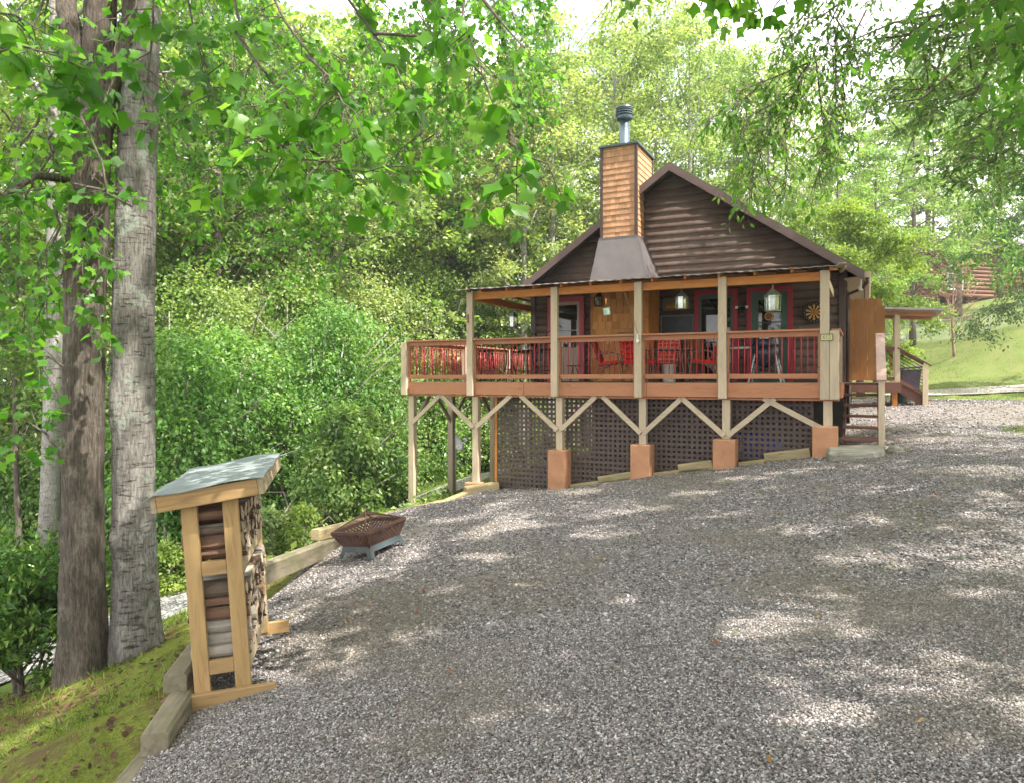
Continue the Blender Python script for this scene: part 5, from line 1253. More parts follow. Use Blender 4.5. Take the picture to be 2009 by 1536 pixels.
def spray(root,name_b,name_l,lines,size,per_m,bark,leafm,tmpl,seed,twig=.35,r0=.02,hang=.35,jit=.55,spread=.10,from_pt=None,end_bias=0,leaf_up=(0,0,1)):
    """branches along given 3-D polylines with side twigs and leaves at their ends"""
    rg=random.Random(seed); mb=MB(); pts=[];dirs=[]
    for ln in lines:
        q=[Vector(p) for p in ln]
        L=sum((b-a).length for a,b in zip(q,q[1:])); n=len(q)
        full=q
        if from_pt is not None:
            f0=Vector(from_pt)+Vector((0,0,rg.uniform(-.5,1.2))); m=(f0+q[0])/2+Vector((0,0,.5)); full=[f0,m]+q
        nn=len(full); mb.tube(full,[max(.004,r0*(1.6 if from_pt is not None else 1)*(1-.88*i/(nn-1))) for i in range(nn)],6,cap=False)
        k=max(2,int(L*per_m))
        for j in range(k):
            f=(j+rg.random())/k; f=f**(1/(1+end_bias)); x=f*(n-1); i=min(n-2,int(x)); p=q[i].lerp(q[i+1],x-i); d=(q[i+1]-q[i]).normalized()
            tl=twig*rg.uniform(.5,1.3); sd_=Vector((rg.gauss(0,1),rg.gauss(0,1),rg.gauss(-.1,.5))).normalized()
            e=p+(d*.5+sd_*.8).normalized()*tl*.6; e2=e+(d*.4+sd_*.6+Vector((0,0,-hang))).normalized()*tl*.5
            mb.tube([p,e,e2],[.005,.0035,.002],4,cap=False)
            for g in range(rg.randint(3,6)):
                h=rg.uniform(.3,1); bp=p.lerp(e,min(1,h*2)) if h<.5 else e.lerp(e2,h*2-1)
                dd=Vector((rg.gauss(0,.8),rg.gauss(0,.8),rg.gauss(-hang,.35)))+d*.4
                lp=bp+dd.normalized()*spread*rg.uniform(.3,1); mb.tube([bp,lp],.0016,3,cap=False)
                pts.append(tuple(lp)); dirs.append(tuple(dd+Vector((0,0,-.25))))
    if mb.v: mb.build(name_b,bark,root,smooth=True)
    r=np.random.default_rng(seed); pts=np.array(pts); dirs=np.array(dirs)
    leaves(name_l,pts,dirs,size*r.uniform(.55,1.15,len(pts)),tmpl,leafm,root,jit,r); return len(pts)
def PX(d,*pp): return [P(a,b,d if not isinstance(d,(list,tuple)) else d[0]+(d[1]-d[0])*i/max(1,len(pp)-1)) for i,(a,b) in enumerate(pp)]
# grey tulip tree
dA=7.4; bA=P(268,1262,dA)
tA=empty('tulip_tree',(0,0,0),label='grey lichen patched straight tulip tree nearest the firewood rack',cat='tree')
zA=gz(bA.x,bA.y)
pts=[(bA.x,bA.y,zA-.3),(bA.x,bA.y,zA+.15)]+[tuple(P(*a,dA)) for a in ((264,1080),(261,800),(262,560),(270,300),(281,0))]+[(-3.7,7.5,6.5),(-3.5,7.7,10),(-3.4,7.7,15)]
mb,q=near_trunk('tulip_tree',pts,[.25,.232,.205,.198,.193,.186,.178,.16,.12,.03],M_barkgrey,tA); mb.build('trunk',M_barkgrey,tA,smooth=True)
# brown tulip tree with the fork
dB=7.2; bB=P(162,1306,dB); zB=gz(bB.x,bB.y)
tB=empty('tulip_tree',(0,0,0),label='brown furrowed tulip tree that forks high up, left of the grey one',cat='tree')
pts=[(bB.x,bB.y,zB-.3),(bB.x,bB.y,zB+.15)]+[tuple(P(*a,dB)) for a in ((162,1100),(164,800),(168,560),(181,300),(193,170),(199,0))]+[(-4.0,7.2,6.8),(-3.9,7.0,10),(-4.1,6.8,14)]
mb,q=near_trunk('tulip_treeB',pts,[.235,.215,.188,.180,.176,.172,.158,.145,.13,.09,.03],M_barkbrown,tB,80,.013); 
mb.tube([P(192,215,dB),P(160,120,dB),P(130,20,dB),P(105,-80,dB)+Vector((0,.2,0)),(-5.6,7.6,6.5),(-6.2,7.9,9)],[.13,.105,.095,.085,.06,.02],14,wob=.04)
mb.tube([P(200,205,dB),P(232,130,dB),P(255,40,dB),P(290,-90,dB)+Vector((0,-.3,0)),(-3.0,6.6,7)],[.10,.075,.065,.055,.02],12,wob=.04)
mb.tube([P(150,370,dB),P(120,350,dB-.1),P(70,345,dB-.4),P(0,390,dB-.7)],[.06,.045,.035,.02],10,wob=.05)
mb.tube([P(206,250,dB),P(240,222,dB+.3),P(330,190,dB+.9),P(420,175,dB+1.6)],[.07,.05,.035,.02],10,wob=.05)
mb.build('trunk',M_barkbrown,tB,smooth=True)
# high crowns (mostly above the picture; they shade the ground)
for root,px_,seed,hh in ((tA,(-3.80,7.42,4.3),21,11),(tB,(-4.12,7.2,4.6),22,10)):
    sk=skeleton(hh,2.4,4.6,20,seed,6,4,.45,.25,.1)
    mb,p,d=sk; off=np.array(px_); pw_=p+off; yy_=np.maximum(pw_[:,1],.05); keep=(pw_[:,1]<.5)|(HY-F*pw_[:,2]/yy_<-90); p=p[keep];d=d[keep]
    q,dd=clump(p+off,d,24,.32,seed); ck=carve(q); q=q[ck]; dd=dd[ck]; r=np.random.default_rng(seed)
    leaves('crown',q,dd,.17*r.uniform(.6,1.15,len(q)),TUL,M_tulip,root,.6,r)
    for v in range(len(mb.v)): mb.v[v]=tuple(np.array(mb.v[v])+off)
    mb.build('crown_limbs',M_bark,root,smooth=True)
# drooping branches close to the viewer, traced in depth
near=[PX((4.6,3.9),(445,-60),(480,86),(539,168),(582,242),(590,277),(560,300),(508,312),(398,336)),
 PX((4.4,4.0),(582,242),(620,300),(656,332),(690,350)),
 PX((4.8,4.0),(520,-40),(559,43),(633,140),(664,184),(690,240)),
 PX((4.4,4.1),(600,108),(652,157),(677,226),(715,307)),
 PX((4.3,3.9),(600,289),(659,331),(718,338),(767,324)),
 PX((4.6,4.2),(640,-60),(732,66),(774,129),(799,181),(826,244),(833,303)),
 PX((4.5,3.9),(732,66),(816,71),(896,94),(948,150),(969,209),(1000,262),(1015,303),(1013,355),(970,372)),
 PX((4.2,3.9),(914,-30),(907,35),(930,95),(948,150)),
 PX((4.1,3.9),(948,0),(980,40),(1010,75),(1030,95)),
 PX((4.0,3.9),(1000,280),(1040,310),(1075,322)),
 PX((4.8,4.3),(360,-50),(380,60),(400,130),(420,190)),PX((4.6,4.2),(300,-30),(300,60),(290,150),(275,205)),
 PX((4.4,4.0),(460,60),(500,120),(520,190),(500,230)),PX((4.6,4.2),(780,-50),(850,10),(890,60)),
 PX((4.6,4.2),(-60,120),(40,90),(110,110),(165,135)),PX((4.8,4.5),(-60,20),(30,30),(80,60)),PX((4.8,4.4),(100,-40),(60,70),(110,170))]
spray(tA,'low_branch','low_leaves',near,.118,7.5,M_bark,M_tulip,TULF,31,.26,.010,.5,.5,.09,end_bias=.35)
# the next layer: leafy limbs reaching out behind them
rg=random.Random(5); mid=[]
lim=[(300,575),(420,560),(520,590),(620,560),(680,600),(760,480),(830,520),(900,400),(980,360),(1060,280),(1095,150)]
for i in range(50):
    px=rg.uniform(290,1085); yl=np.interp(px,[a for a,b in lim],[b for a,b in lim]); ye=yl*rg.uniform(.35,1.0)
    x0=px-rg.uniform(20,160); d=rg.uniform(10.5,14.5); y0=ye-rg.uniform(180,330)
    mid.append([P(x0+(px-x0)*f+rg.uniform(-12,12),y0+(ye-y0)*(f**1.5),d+rg.uniform(-.2,.2)) for f in (0,.25,.5,.75,1)])
spray(tA,'far_branch','far_leaves',mid,.108,15,M_bark,M_tulip,TUL,32,.42,.013,.35,.6,.10,end_bias=.15)
left=[]
for i in range(29):
    px=rg.uniform(-40,235); ye=rg.choice([rg.uniform(60,420),rg.uniform(250,560),rg.uniform(500,720)]) if px<150 else rg.uniform(60,430); d=rg.uniform(6.4,9.5)
    left.append([P(px+rg.uniform(20,90)*(1-f)+rg.uniform(-8,8),ye-150*(1-f)+rg.uniform(-8,8),d) for f in (0,.33,.66,1)])
left+= [PX((6.6,6.3),(260,405),(210,380),(200,320),(160,230),(100,190),(60,175)),PX((6.7,6.5),(232,380),(140,360),(60,375),(0,390)),
 PX((6.8,6.6),(210,520),(180,560),(165,620),(190,660)),PX((6.8,6.7),(125,720),(95,700),(75,720),(60,640)),PX((6.8,6.7),(125,900),(90,850),(60,830),(20,870)),PX((6.9,6.5),(210,400),(180,440),(150,470),(190,500))]
spray(tB,'low_branch','low_leaves',left,.112,13,M_bark,M_tulip,TUL,33,.34,.016,.35,.6,.09)
# ------------------------------------------------------------------ pale third trunk and a thin one
for (px,py,d,rad,lab,lean,barkm) in ((95,1140,15.0,.21,'pale smooth trunked tree standing behind the brown tulip tree',.1,M_barkpale),(43,1160,17,.065,'thin dark sapling trunk at the left edge of the woods',-.25,M_bark)):
    b=P(px,py,d); z=gz(b.x,b.y); r=empty('tree',(b.x,b.y,z),label=lab,cat='tree')
    sk=skeleton(17 if rad>.1 else 9,8 if rad>.1 else 4,3.6 if rad>.1 else 1.4,13,int(px),6,4,.5,.2,rad)
    mb,p,dd=sk; mb.build('trunk',barkm,r,smooth=True); q,dv=clump(p,dd,22,.32,int(px)); rr=np.random.default_rng(int(px)); leaves('crown',q,dv,.16*rr.uniform(.6,1.2,len(q)),DIA,M_forest,r,.6,rr)
# ------------------------------------------------------------------ trees on the right and behind the viewer whose branches hang into the picture
t1=empty('tree',(0,0,0),label='tree off the right edge whose narrow drooping leaves hang before the gable',cat='tree')
b=(9.4,6.0); z=gz(*b); off=np.array([b[0],b[1],z])
sk=skeleton(13.5,4.6,7.4,38,77,7,5,.45,.25,.24); mb,p,d=sk
for v in range(len(mb.v)): mb.v[v]=tuple(np.array(mb.v[v])+off)
mb.build('trunk',M_bark,t1,smooth=True)
pw=p+off
def vis(q):   # picture column and row of points
    yy=np.maximum(q[:,1],.05); return CX+F*q[:,0]/yy, HY-F*q[:,2]/yy
px_,py_=vis(pw); keep=(pw[:,1]<.3)|~((px_<1800)&(px_>-50)&(py_>-60)&(py_<1600))
q,dd=clump(pw[keep],d[keep],44,.42,78); ck=carve(q); q=q[ck]; dd=dd[ck]; r=np.random.default_rng(78); leaves('crown',q,dd,.2*r.uniform(.6,1.2,len(q)),LONG,M_narrow,t1,.6,r)
hang=[PX((8.6,8.2),(1700,-90),(1646,10),(1589,123),(1561,183)),PX((8.5,8.3),(1639,35),(1660,70),(1681,116),(1690,180)),PX((8.4,8.0),(1589,123),(1540,190),(1500,250),(1480,330),(1470,390)),
 PX((8.4,8.1),(1589,123),(1500,160),(1440,210),(1390,235)),PX((8.3,8.0),(1561,183),(1540,260),(1545,330),(1540,385)),PX((8.3,8.1),(1600,110),(1610,200),(1620,280),(1600,360)),
 PX((8.3,8.1),(1540,190),(1470,230),(1440,290),(1455,350)),PX((8.4,8.2),(1640,60),(1640,170),(1640,240),(1610,300)),PX((8.6,8.3),(1660,0),(1600,40),(1550,70),(1520,105)),PX((8.6,8.3),(1700,20),(1650,120),(1660,220),(1640,330)),
 PX((8.4,8.2),(1500,160),(1450,180),(1430,240)),PX((8.4,8.2),(1561,183),(1520,240),(1490,300),(1510,370)),PX((8.6,8.5),(1620,-20),(1560,50),(1530,120))]
spray(t1,'hanging_branch','hanging_leaves',hang,.105,26,M_bark,M_narrow,LONG,41,.34,.012,.5,.7,.07,end_bias=.1)
h2=[]
for i in range(44):
    px=rg.uniform(1650,2060); ye=rg.uniform(10,300+.45*max(0,px-1750)); d=rg.uniform(9.5,14); h2.append([P(px+rg.uniform(60,190)*(1-f),ye-rg.uniform(60,120)*(1-f)+10*math.sin(f*5),d+.3*f) for f in (0,.33,.66,1)])
h2+=[PX((11,11.5),(2060,70),(1990,82),(1900,95),(1830,88),(1780,92)),PX((12,12.5),(2060,220),(1985,290),(1930,330),(1878,360),(1845,340))]
spray(t1,'hanging_branch','hanging_leaves',h2,.12,24,M_bark,M_dark,LONG,42,.42,.020,.2,.7,.09)
t2=empty('tulip_tree',(0,0,0),label='tulip tree whose big dark leaf tips hang at the top centre against the sky',cat='tree')
b=(4.6,-1.3); off=np.array([b[0],b[1],gz(*b)])
sk=skeleton(13.5,4.6,7.4,38,88,7,5,.45,.2,.25); mb,p,d=sk
for v in range(len(mb.v)): mb.v[v]=tuple(np.array(mb.v[v])+off)
mb.build('trunk',M_barkgrey,t2,smooth=True)
pw=p+off; px_,py_=vis(pw); keep=(pw[:,1]<.3)|~((px_<2100)&(px_>-50)&(py_>-120)&(py_<1600))
q,dd=clump(pw[keep],d[keep],40,.42,89); ck=carve(q); q=q[ck]; dd=dd[ck]; r=np.random.default_rng(89); leaves('crown',q,dd,.17*r.uniform(.6,1.2,len(q)),TUL,M_tulip,t2,.6,r)
spray(t2,'hanging_branch','hanging_leaves',[PX((3.6,4.0),(1460,-190),(1440,-90),(1425,-10),(1440,30)),PX((3.6,4.0),(1440,-90),(1480,-15),(1495,25)),PX((3.6,3.9),(1500,-110),(1530,-35),(1545,8)),PX((3.6,3.9),(1400,-100),(1385,-20),(1375,12))],.085,11,M_bark,M_tulip,TULF,43,.13,.008,.5,.45,.05)
# ------------------------------------------------------------------ the woods
LB='leafy forest tree in the woods left of the cabin'
kinds={}
def proto(key,*a): kinds[key]=a
def forest(name,label,group,leafm,bark,seeds,spots,h,base,rad,per,size,trunk_r,rise=.5,droop=.15,shape='round',tmpl=DIA,spread=.34,nl=18):
    protos=[]
    for s in seeds:
        sk=skeleton(h,base,rad,nl,s,7,5,rise,droop,trunk_r,shape); protos.append(make_tree(name,label,'tree',group,sk,bark,leafm,tmpl,per,spread,size,s))
    used=set()
    for i,(px,d,hs) in enumerate(spots):
        o=protos[i%len(protos)]; x=(px-CX)/F*d; loc=(x,d,gz(x,d)-.1); s=hs/h; rr=random.Random(i*7+seeds[0]); k=rr.uniform(.9,1.15); rz=rr.uniform(0,6.28)
        if i<len(protos): o.location=loc; o.rotation_euler=(0,0,rz); o.scale=(s*k,s*k,s)
        else: dup(o,None,loc,(0,0,rz),(s*k,s*k,s))
rf_=random.Random(99)
sp1=[(30,21,17),(130,24,20),(240,22,18),(330,27,21),(420,24,19),(500,30,22),(570,26,19),(650,31,22),(720,28,19),(800,33,21),(860,29,17),(930,35,20),(1000,31,17),(60,33,22),(200,34,24),(360,36,24),(540,40,25),(690,42,25),(830,44,25),(960,45,24),(-60,26,20),(-150,22,18),(130,45,27),(300,48,27),(470,52,28),(640,55,29),(800,58,28),(1060,40,19)]
forest('forest_tree',LB,'trees of the woods left of the cabin',M_forest,M_bark,(101,102,103),[q for q in sp1 if q[1]<30],18,1.8,4.6,17,.19,.20,nl=22)
forest('forest_tree','tree deep in the woods left of the cabin, its leaves coloured pale for haze','pale trees deep in the woods left of the cabin',M_farhaze,M_bark,(104,105),[q for q in sp1 if q[1]>=30],18,1.8,4.6,22,.20,.20,nl=22)
sp1b=0
sp2=[(1075,27,15.5),(1150,33,17),(1215,30,17.5),(1290,34,19),(1350,29,16),(1430,33,16.5),(1500,31,14.5),(1560,35,16),(1120,44,21),(1250,46,22),(1390,47,21.5),(1490,45,18),(1020,26,14)]
forest('pale_tree','pale light crowned tree with thin grey limbs in the woods behind the cabin roof','pale trees behind the cabin roof',M_pale,M_barkpale,(111,112,113),sp2,17,4.5,3.9,22,.17,.17,.9,.05,'vase',spread=.42)
sp3=[(1640,33,12),(1720,38,13),(1790,45,16),(1880,52,19),(1960,60,22),(2060,50,20),(1680,50,17),(1820,66,24),(1600,42,14)]
forest('forest_tree','green forest tree on the rise right of the cabin roof','trees on the rise right of the cabin',M_forest,M_bark,(121,122),sp3,16,3.0,4.2,20,.18,.18)
# single trees with a look of their own
def one(name,label,px,d,h,base,rad,leafm,bark,seed,per=34,size=.16,shape='round',droop=.15,rise=.5,tr=.14,tmpl=DIA,nl=18,x=None,spread=.34):
    X=(px-CX)/F*d if x is None else x
    return make_tree(name,label,'tree',None,skeleton(h,base,rad,nl,seed,7,5,rise,droop,tr,shape),bark,leafm,tmpl,per,spread,size,seed,.3,.45,(X,d,gz(X,d)-.1))
one('maple_tree','bright yellow green young tree behind the side porch roof',1690,27,7.0,1.6,2.1,M_yellow,M_bark,131,40,.13,'round',.25)
one('maple_tree','small yellow green tree above the cabin eave, left of the side porch',1600,30,8.0,1.5,2.6,M_yellow,M_bark,132,32,.13,'round',.2)
one('tree','dark leafed tree filling the right edge above the lawn',2135,21,12.5,3.6,4.3,M_dark,M_bark,133,40,.15,'round',.3,tmpl=LONG)
one('hemlock_tree','blue green drooping evergreen before the red log building',2075,30,11,3.2,3.3,M_hem,M_bark,134,44,.15,'cone',.35,.2,tmpl=LONG)
one('tree','tall grey green tree behind the red log building',1830,62,20,4,5.0,M_hem,M_bark,135,30,.22)
# vine covered thickets at the edge of the woods
def thicket(name,label,px,d,h,w,leafm,seed,n=15000,size=.15,cat='thicket',group=None):
    x=(px-CX)/F*d; root=empty(name,(x,d,gz(x,d)-.1),label=label,cat=cat,group=group); r=np.random.default_rng(seed)
    nb=int(40+h*w*5); ang=r.uniform(0,6.28,nb); zz=h*r.beta(1.15,1.1,nb)*.97; prof=np.sin(np.pi*np.clip(.16+.8*zz/h,0,1))**.6
    rho=w*.62*prof*np.sqrt(r.uniform(.1,1,nb))*r.uniform(.55,1.5,nb)*(1+.35*np.sin(ang*2+seed)+.25*np.sin(ang*3+zz*1.7)); c=np.stack([rho*np.cos(ang),rho*np.sin(ang),zz],-1)
    br=np.clip(w*r.uniform(.20,.42,nb),.16,.85)*(.6+.4*prof)
    i=r.choice(nb,n,p=br**2/np.sum(br**2)); a2=r.uniform(0,6.28,n); rd=np.sqrt(r.uniform(0,1,n))*br[i]
    o=np.stack([rd*np.cos(a2),rd*np.sin(a2),np.zeros(n)],-1); outx=o[:,0]*np.cos(ang[i])+o[:,1]*np.sin(ang[i])
    o[:,2]=-.42*outx-.30*rd*rd/br[i]+r.normal(0,.07,n)*br[i]/.4+ (r.uniform(0,1,n)**3)*.12
    q=c[i]+o; kp=q[:,2]>-.1; q=q[kp]; o=o[kp]; rd=rd[kp]
    dd=o/np.maximum(rd,.05)[:,None]*.7+r.normal(0,.55,(len(q),3)); dd[:,2]-=.35
    leaves('foliage',q,dd,size*r.uniform(.55,1.2,len(q)),DIA,leafm,root,.5,r)
    mb=MB()
    for j in range(5): a=j*1.3; mb.tube([(.15*math.cos(a),.15*math.sin(a),-.2),(w*.2*math.cos(a),w*.2*math.sin(a),h*.4),(w*.3*math.cos(a+.5),w*.3*math.sin(a+.5),h*.8)],[.07,.05,.015],6)
    rs=random.Random(seed)
    for j in range(int(3+h*1.6)):
        a=rs.uniform(0,6.28); z1=h*rs.uniform(.3,.95); l=w*rs.uniform(.75,1.15); p0=Vector((.1*math.cos(a),.1*math.sin(a),z1*.55)); p2=Vector((l*math.cos(a),l*math.sin(a),z1+rs.uniform(-.2,.5))); m_=(p0+p2)/2+Vector((rs.uniform(-.25,.25),rs.uniform(-.25,.25),rs.uniform(0,.4)))
        mb.tube([p0,m_,p2],[.03,.018,.006],5)
    mb.build('stems',M_barkpale if seed%2 else M_bark,root,smooth=True); return root
vt=[(335,15.5,5.2,2.2,M_vine,'vine draped thicket just right of the grey tulip trunk'),(440,17.5,5.6,2.3,M_vine,'vine draped thicket behind the firewood rack roof'),(545,19,4.6,2.4,M_vine,'rounded vine thicket between the rack and the fire pit'),(640,20.5,6.6,2.5,M_vine,'tall vine thicket behind the fire pit'),(735,22,5.2,2.4,M_forest,'lighter thicket left of the deck corner post'),(815,25,5.6,2.6,M_vine,'thicket seen through the left deck posts'),(905,27,4.8,2.6,M_forest,'thicket behind the satellite dish'),(1000,27,5.5,2.6,M_forest,'thicket behind the left end of the cabin'),(240,17,4.2,2.0,M_forest,'thicket seen between the two tulip trunks'),(40,19,4.0,2.4,M_vine,'thicket behind the pale trunk at the far left'),(130,22,5.5,2.6,M_forest,'taller thicket behind the brown tulip trunk')]
vt+=[(380,20,8.2,3.0,M_forest,'tall light green thicket high behind the rack, second row'),(500,21.5,7.8,3.0,M_pale,'pale tall thicket in the second row between rack and deck'),(600,22.5,8.6,3.2,M_forest,'tall thicket in the second row behind the fire pit'),(720,24,8.4,3.2,M_pale,'pale tall thicket in the second row left of the deck'),(830,26,8.6,3.2,M_forest,'tall thicket in the second row behind the deck corner'),(940,29,8.4,3.2,M_pale,'pale thicket in the second row left of the cabin wall'),(190,20,7.6,3.0,M_pale,'pale thicket far behind the two tulip trunks'),(60,22,7.6,3.2,M_forest,'tall thicket at the far left of the woods'),(680,16.5,3.0,1.5,M_forest,'light green bushy thicket just right of the fire pit')]
vt+=[(px_,d_,h_,3.6,M_farhaze,lab_) for px_,d_,h_,lab_ in ((330,24.5,12.5,'high pale leafy mass behind the grey tulip trunk, third row'),(450,26,13,'high pale leafy mass above the rack roof, third row'),(570,25.5,12,'high pale leafy mass above the fire pit, third row'),(690,27,13,'high pale leafy mass left of the deck, third row'),(800,28,12.5,'high pale leafy mass above the deck corner, third row'),(900,30,13,'high pale leafy mass above the porch roof end, third row'),(1000,32,12.5,'high pale leafy mass left of the gable, third row'))]
for i,(px,d,h,w_,m,lab) in enumerate(vt): thicket('vine_thicket',lab,px,d,h,w_,m,200+i,15000 if h<10 else 21000,.125 if h<10 else .165)
sh=[(590,14.2,1.0,.75,M_yellow,'bright yellow green shrub beyond the timber left of the fire pit'),(650,16,1.25,.9,M_pale,'pale shrub above the timber behind the fire pit'),(745,17.5,1.1,.9,M_pale,'pale low shrub by the left deck post'),(520,13.6,1.2,.7,M_pale,'whitish leaved shrub right of the rack roof'),(330,13.5,.9,.8,M_yellow,'light green shrub between the grey trunk and the rack'),(700,19,1.8,1.2,M_vine,'dark green shrub left of the deck under the woods'),(20,13,1.3,.9,M_pale,'pale shrub above the rhododendron')]
for i,(px,d,h,w_,m,lab) in enumerate(sh): thicket('shrub',lab,px,d,h,w_,m,230+i,5200,.085,'shrub')
# rhododendron at the lower left
for i,(px,py,d,lab) in enumerate(((40,1330,8.0,'glossy dark rhododendron bush at the lower left edge'),)):
    b=P(px,py,d); r=empty('rhododendron',(b.x,b.y,gz(b.x,b.y)-.05),label=lab,cat='shrub')
    mb,p,dd=skeleton(.92,.15,.75,26,140+i,6,5,1.0,.0,.035)
    mb.tube([(0,0,-.2),(-.15,.1,.25),(-.3,.1,.6)],[.035,.028,.01],7); mb.tube([(0,0,-.2),(.2,-.05,.25),(.35,-.1,.6)],[.03,.024,.01],7)
    mb.build('stems',M_bark,r,smooth=True)
    rr=np.random.default_rng(150); q,dv=clump(p,dd,15,.10,151,.15); dv[:,2]+=.35; leaves('foliage',q,dv,.105*rr.uniform(.6,1.2,len(q)),T_diamond(.38),M_rhodo,r,.45,rr)
# bare sapling by the fence
b=(24.2,39.0); r=empty('bare_sapling',(b[0],b[1],gz(*b)),label='leafless pinkish sapling with fine twigs beside the wire fence',cat='sapling')
mb,p,d=skeleton(4.6,1.0,1.6,16,160,7,5,.9,-.05,.07); mb.build('trunk',plain('sapling_bark',lin(150,118,104),.9,var=.3),r,smooth=True)
mb=MB()
for a,d_ in zip(p,d): mb.tube([tuple(a),tuple(a+d_*.35+np.array([0,0,.12]))],[.006,.003],3,cap=False)
mb.build('twigs',plain('twig_pink',lin(168,128,116),.9),r)
for (x,y,lab) in ((23.4,44.5,'young leafy sapling under the edge of the side porch roof'),(24.6,47.5,'second young sapling behind the wire fence, partly hidden by the side porch post')):
    r=empty('sapling',(x,y,gz(x,y)),label=lab,cat='sapling'); mb,p,d=skeleton(3.2,1.3,1.0,10,int(x*10),5,4,.7,0,.045); mb.build('trunk',M_bark,r,smooth=True)
    q,dv=clump(p,d,6,.2,int(x*10)); leaves('crown',q,dv,.11*np.ones(len(q)),DIA,M_forest,r,.6)
# ------------------------------------------------------------------ building, fences on the hill
bx,by=40.5,60.0; bz=gz(bx,by)
bl=empty('log_building',(bx,by,bz),(0,0,R(14)),'red brown log building with a white arched window on the hill at the right','building')
M_redlog=wood('red_log',lin(110,72,54),lin(78,48,36),'x',.6,4,.3,True,.6)
mb=MB()
for k in range(13): 
    z=k*.33; mb.tube([(-5.5,0,z+.16),(0,.0,z+.16),(7,0,z+.16)],.18,10); mb.tube([(-5.5,.1,z+.16),(-5.5,8,z+.16)],.18,10)
mb.build('wall',M_redlog,bl,smooth=True)
mb=MB(); mb.box(-5.5,7,.15,8,0,4.2); mb.build('inner_wall',M_redlog,bl)
mb=MB(); mb.add([(-6.2,-.9,4.05),(7.6,-.9,4.35),(7.6,4,5.9),(-6.2,4,5.6),(-6.2,8.8,4.1),(7.6,8.8,4.3)],[(0,1,2,3),(3,2,5,4)]); o=mb.build('roof',M_rake,bl); s=o.modifiers.new('t','SOLIDIFY'); s.thickness=.22
wn=empty('arched_window',(-4.2,-.2,0),parent=bl)
ar=[(-.75,.6),(.75,.6)]+[(.75*math.cos(a),1.9+.75*math.sin(a)) for a in np.linspace(0,math.pi,13)]
mb=MB(); mb.prism(ar,-.02,.05); mb.build('window_glass',M_glass,wn)
mb=MB(); mb.tube([(x,-.03,z) for x,z in ar]+[(ar[0][0],-.03,ar[0][1])],.07,6); mb.box(-.03,.03,-.05,0,.6,2.6); mb.box(-.75,.75,-.05,0,1.87,1.93); mb.build('window_frame',M_white,wn)
M_galv=plain('galvanised_steel',lin(168,176,180),.4,.6,var=.1)
fpts=[Vector((31.0,31.5,0)),Vector((28.6,35.0,0)),Vector((27.3,38,0)),Vector((26.2,42,0)),Vector((25.5,46,0)),Vector((25.6,51,0)),Vector((26,57,0))]
for p in fpts: p.z=gz(p.x,p.y)
fence=empty('chain_link_fence',fpts[2],label='grey chain link fence running up over the lawn at the right',cat='fence')
fo_=fpts[2]; mb=MB(); mb.tube([p-fo_+Vector((0,0,1.22)) for p in fpts],.026,6); mb.build('top_rail',M_galv,fence)
for a,b_ in zip(fpts,fpts[1:]):
    n=2
    for k in range(n):
        p=a.lerp(b_,k/n); p.z=gz(p.x,p.y); mb=MB(); mb.tube([p-fo_+Vector((0,0,-.2)),p-fo_+Vector((0,0,1.26))],.03,7); mb.build('fence_post',M_galv,fence)
mb=MB()
for a,b_ in zip(fpts,fpts[1:]):
    L=(b_-a).length; n=int(L/.14)
    for k in range(n):
        for s in (-1,1):
            f0=k/n; f1=max(0,min(1,f0+s*1.2/L)); p=a.lerp(b_,f0); q=a.lerp(b_,f1); h=1.2*abs(f1-f0)*L/1.2
            mb.bar(p-fo_+Vector((0,0,.03)),q-fo_+Vector((0,0,.03+h)),.006,.006)
mb.build('wire_mesh',M_galv,fence)
of=P(1805,640,52); of.z=gz(of.x,of.y)
r=empty('lattice_fence',of,(0,0,R(-20)),'orange brown diagonal lattice fence panel on the hill behind the side porch','fence')
mb=MB()
for i in range(-8,26):
    for s in (1,-1):
        x0=-1.9+i*.19; x1=x0+s*1.1
        f0=0;f1=1
        lo_,hi_=-1.9,1.9
        if x0<lo_ : 
            if s<0: continue
            f0=(lo_-x0)/1.1
        if x0>hi_:
            if s>0: continue
            f0=(x0-hi_)/1.1
        if x1>hi_: f1=(hi_-x0)/1.1
        if x1<lo_: f1=(x0-lo_)/1.1
        if f1<=f0: continue
        mb.bar((x0+s*1.1*f0,.012*s,.35+1.1*f0),(x0+s*1.1*f1,.012*s,.35+1.1*f1),.045,.01,up=(0,1,0))
mb.build('lattice',M_redlog,r)
for x in (-1.9,0,1.9):
    mb=MB(); mb.box(x-.05,x+.05,-.05,.05,-.3,1.6); mb.build('fence_post',M_bark,r)
# ------------------------------------------------------------------ ground cover
r=np.random.default_rng(300)
def scatter(n,x0,x1,y0,y1,fn):
    x=r.uniform(x0,x1,n); y=r.uniform(y0,y1,n); k=fn(x,y); return x[k],y[k]
x,y=scatter(230000,-34,9,8,62,lambda x,y:(lr_dist(x,y)>1.5)&(gravel_mask(x,y)<.1)&((x<left_x(np.minimum(y,15))-.5)|(y>22))&(y>9.5-.55*(x+3))&(r.uniform(0,1,len(x))<np.clip(22/np.maximum(y,1),.1,1)))
hgt=(.10+.45*np.clip(lump(x,y,.5)*.5+.5,0,1))*np.clip((lr_dist(x,y)-1.2)/2.5,.15,1); z=ground_np(x,y)+r.uniform(0,1,len(x))**1.5*hgt
d=np.stack([r.normal(0,.8,len(x)),r.normal(0,.8,len(x)),r.normal(.1,.35,len(x))],-1)
o=leaves('undergrowth',np.stack([x,y,z],-1),d,r.uniform(.07,.17,len(x)),DIA,M_forest,None,.5,r); tag(o,'low leafy undergrowth covering the floor of the woods','undergrowth',kind='stuff')
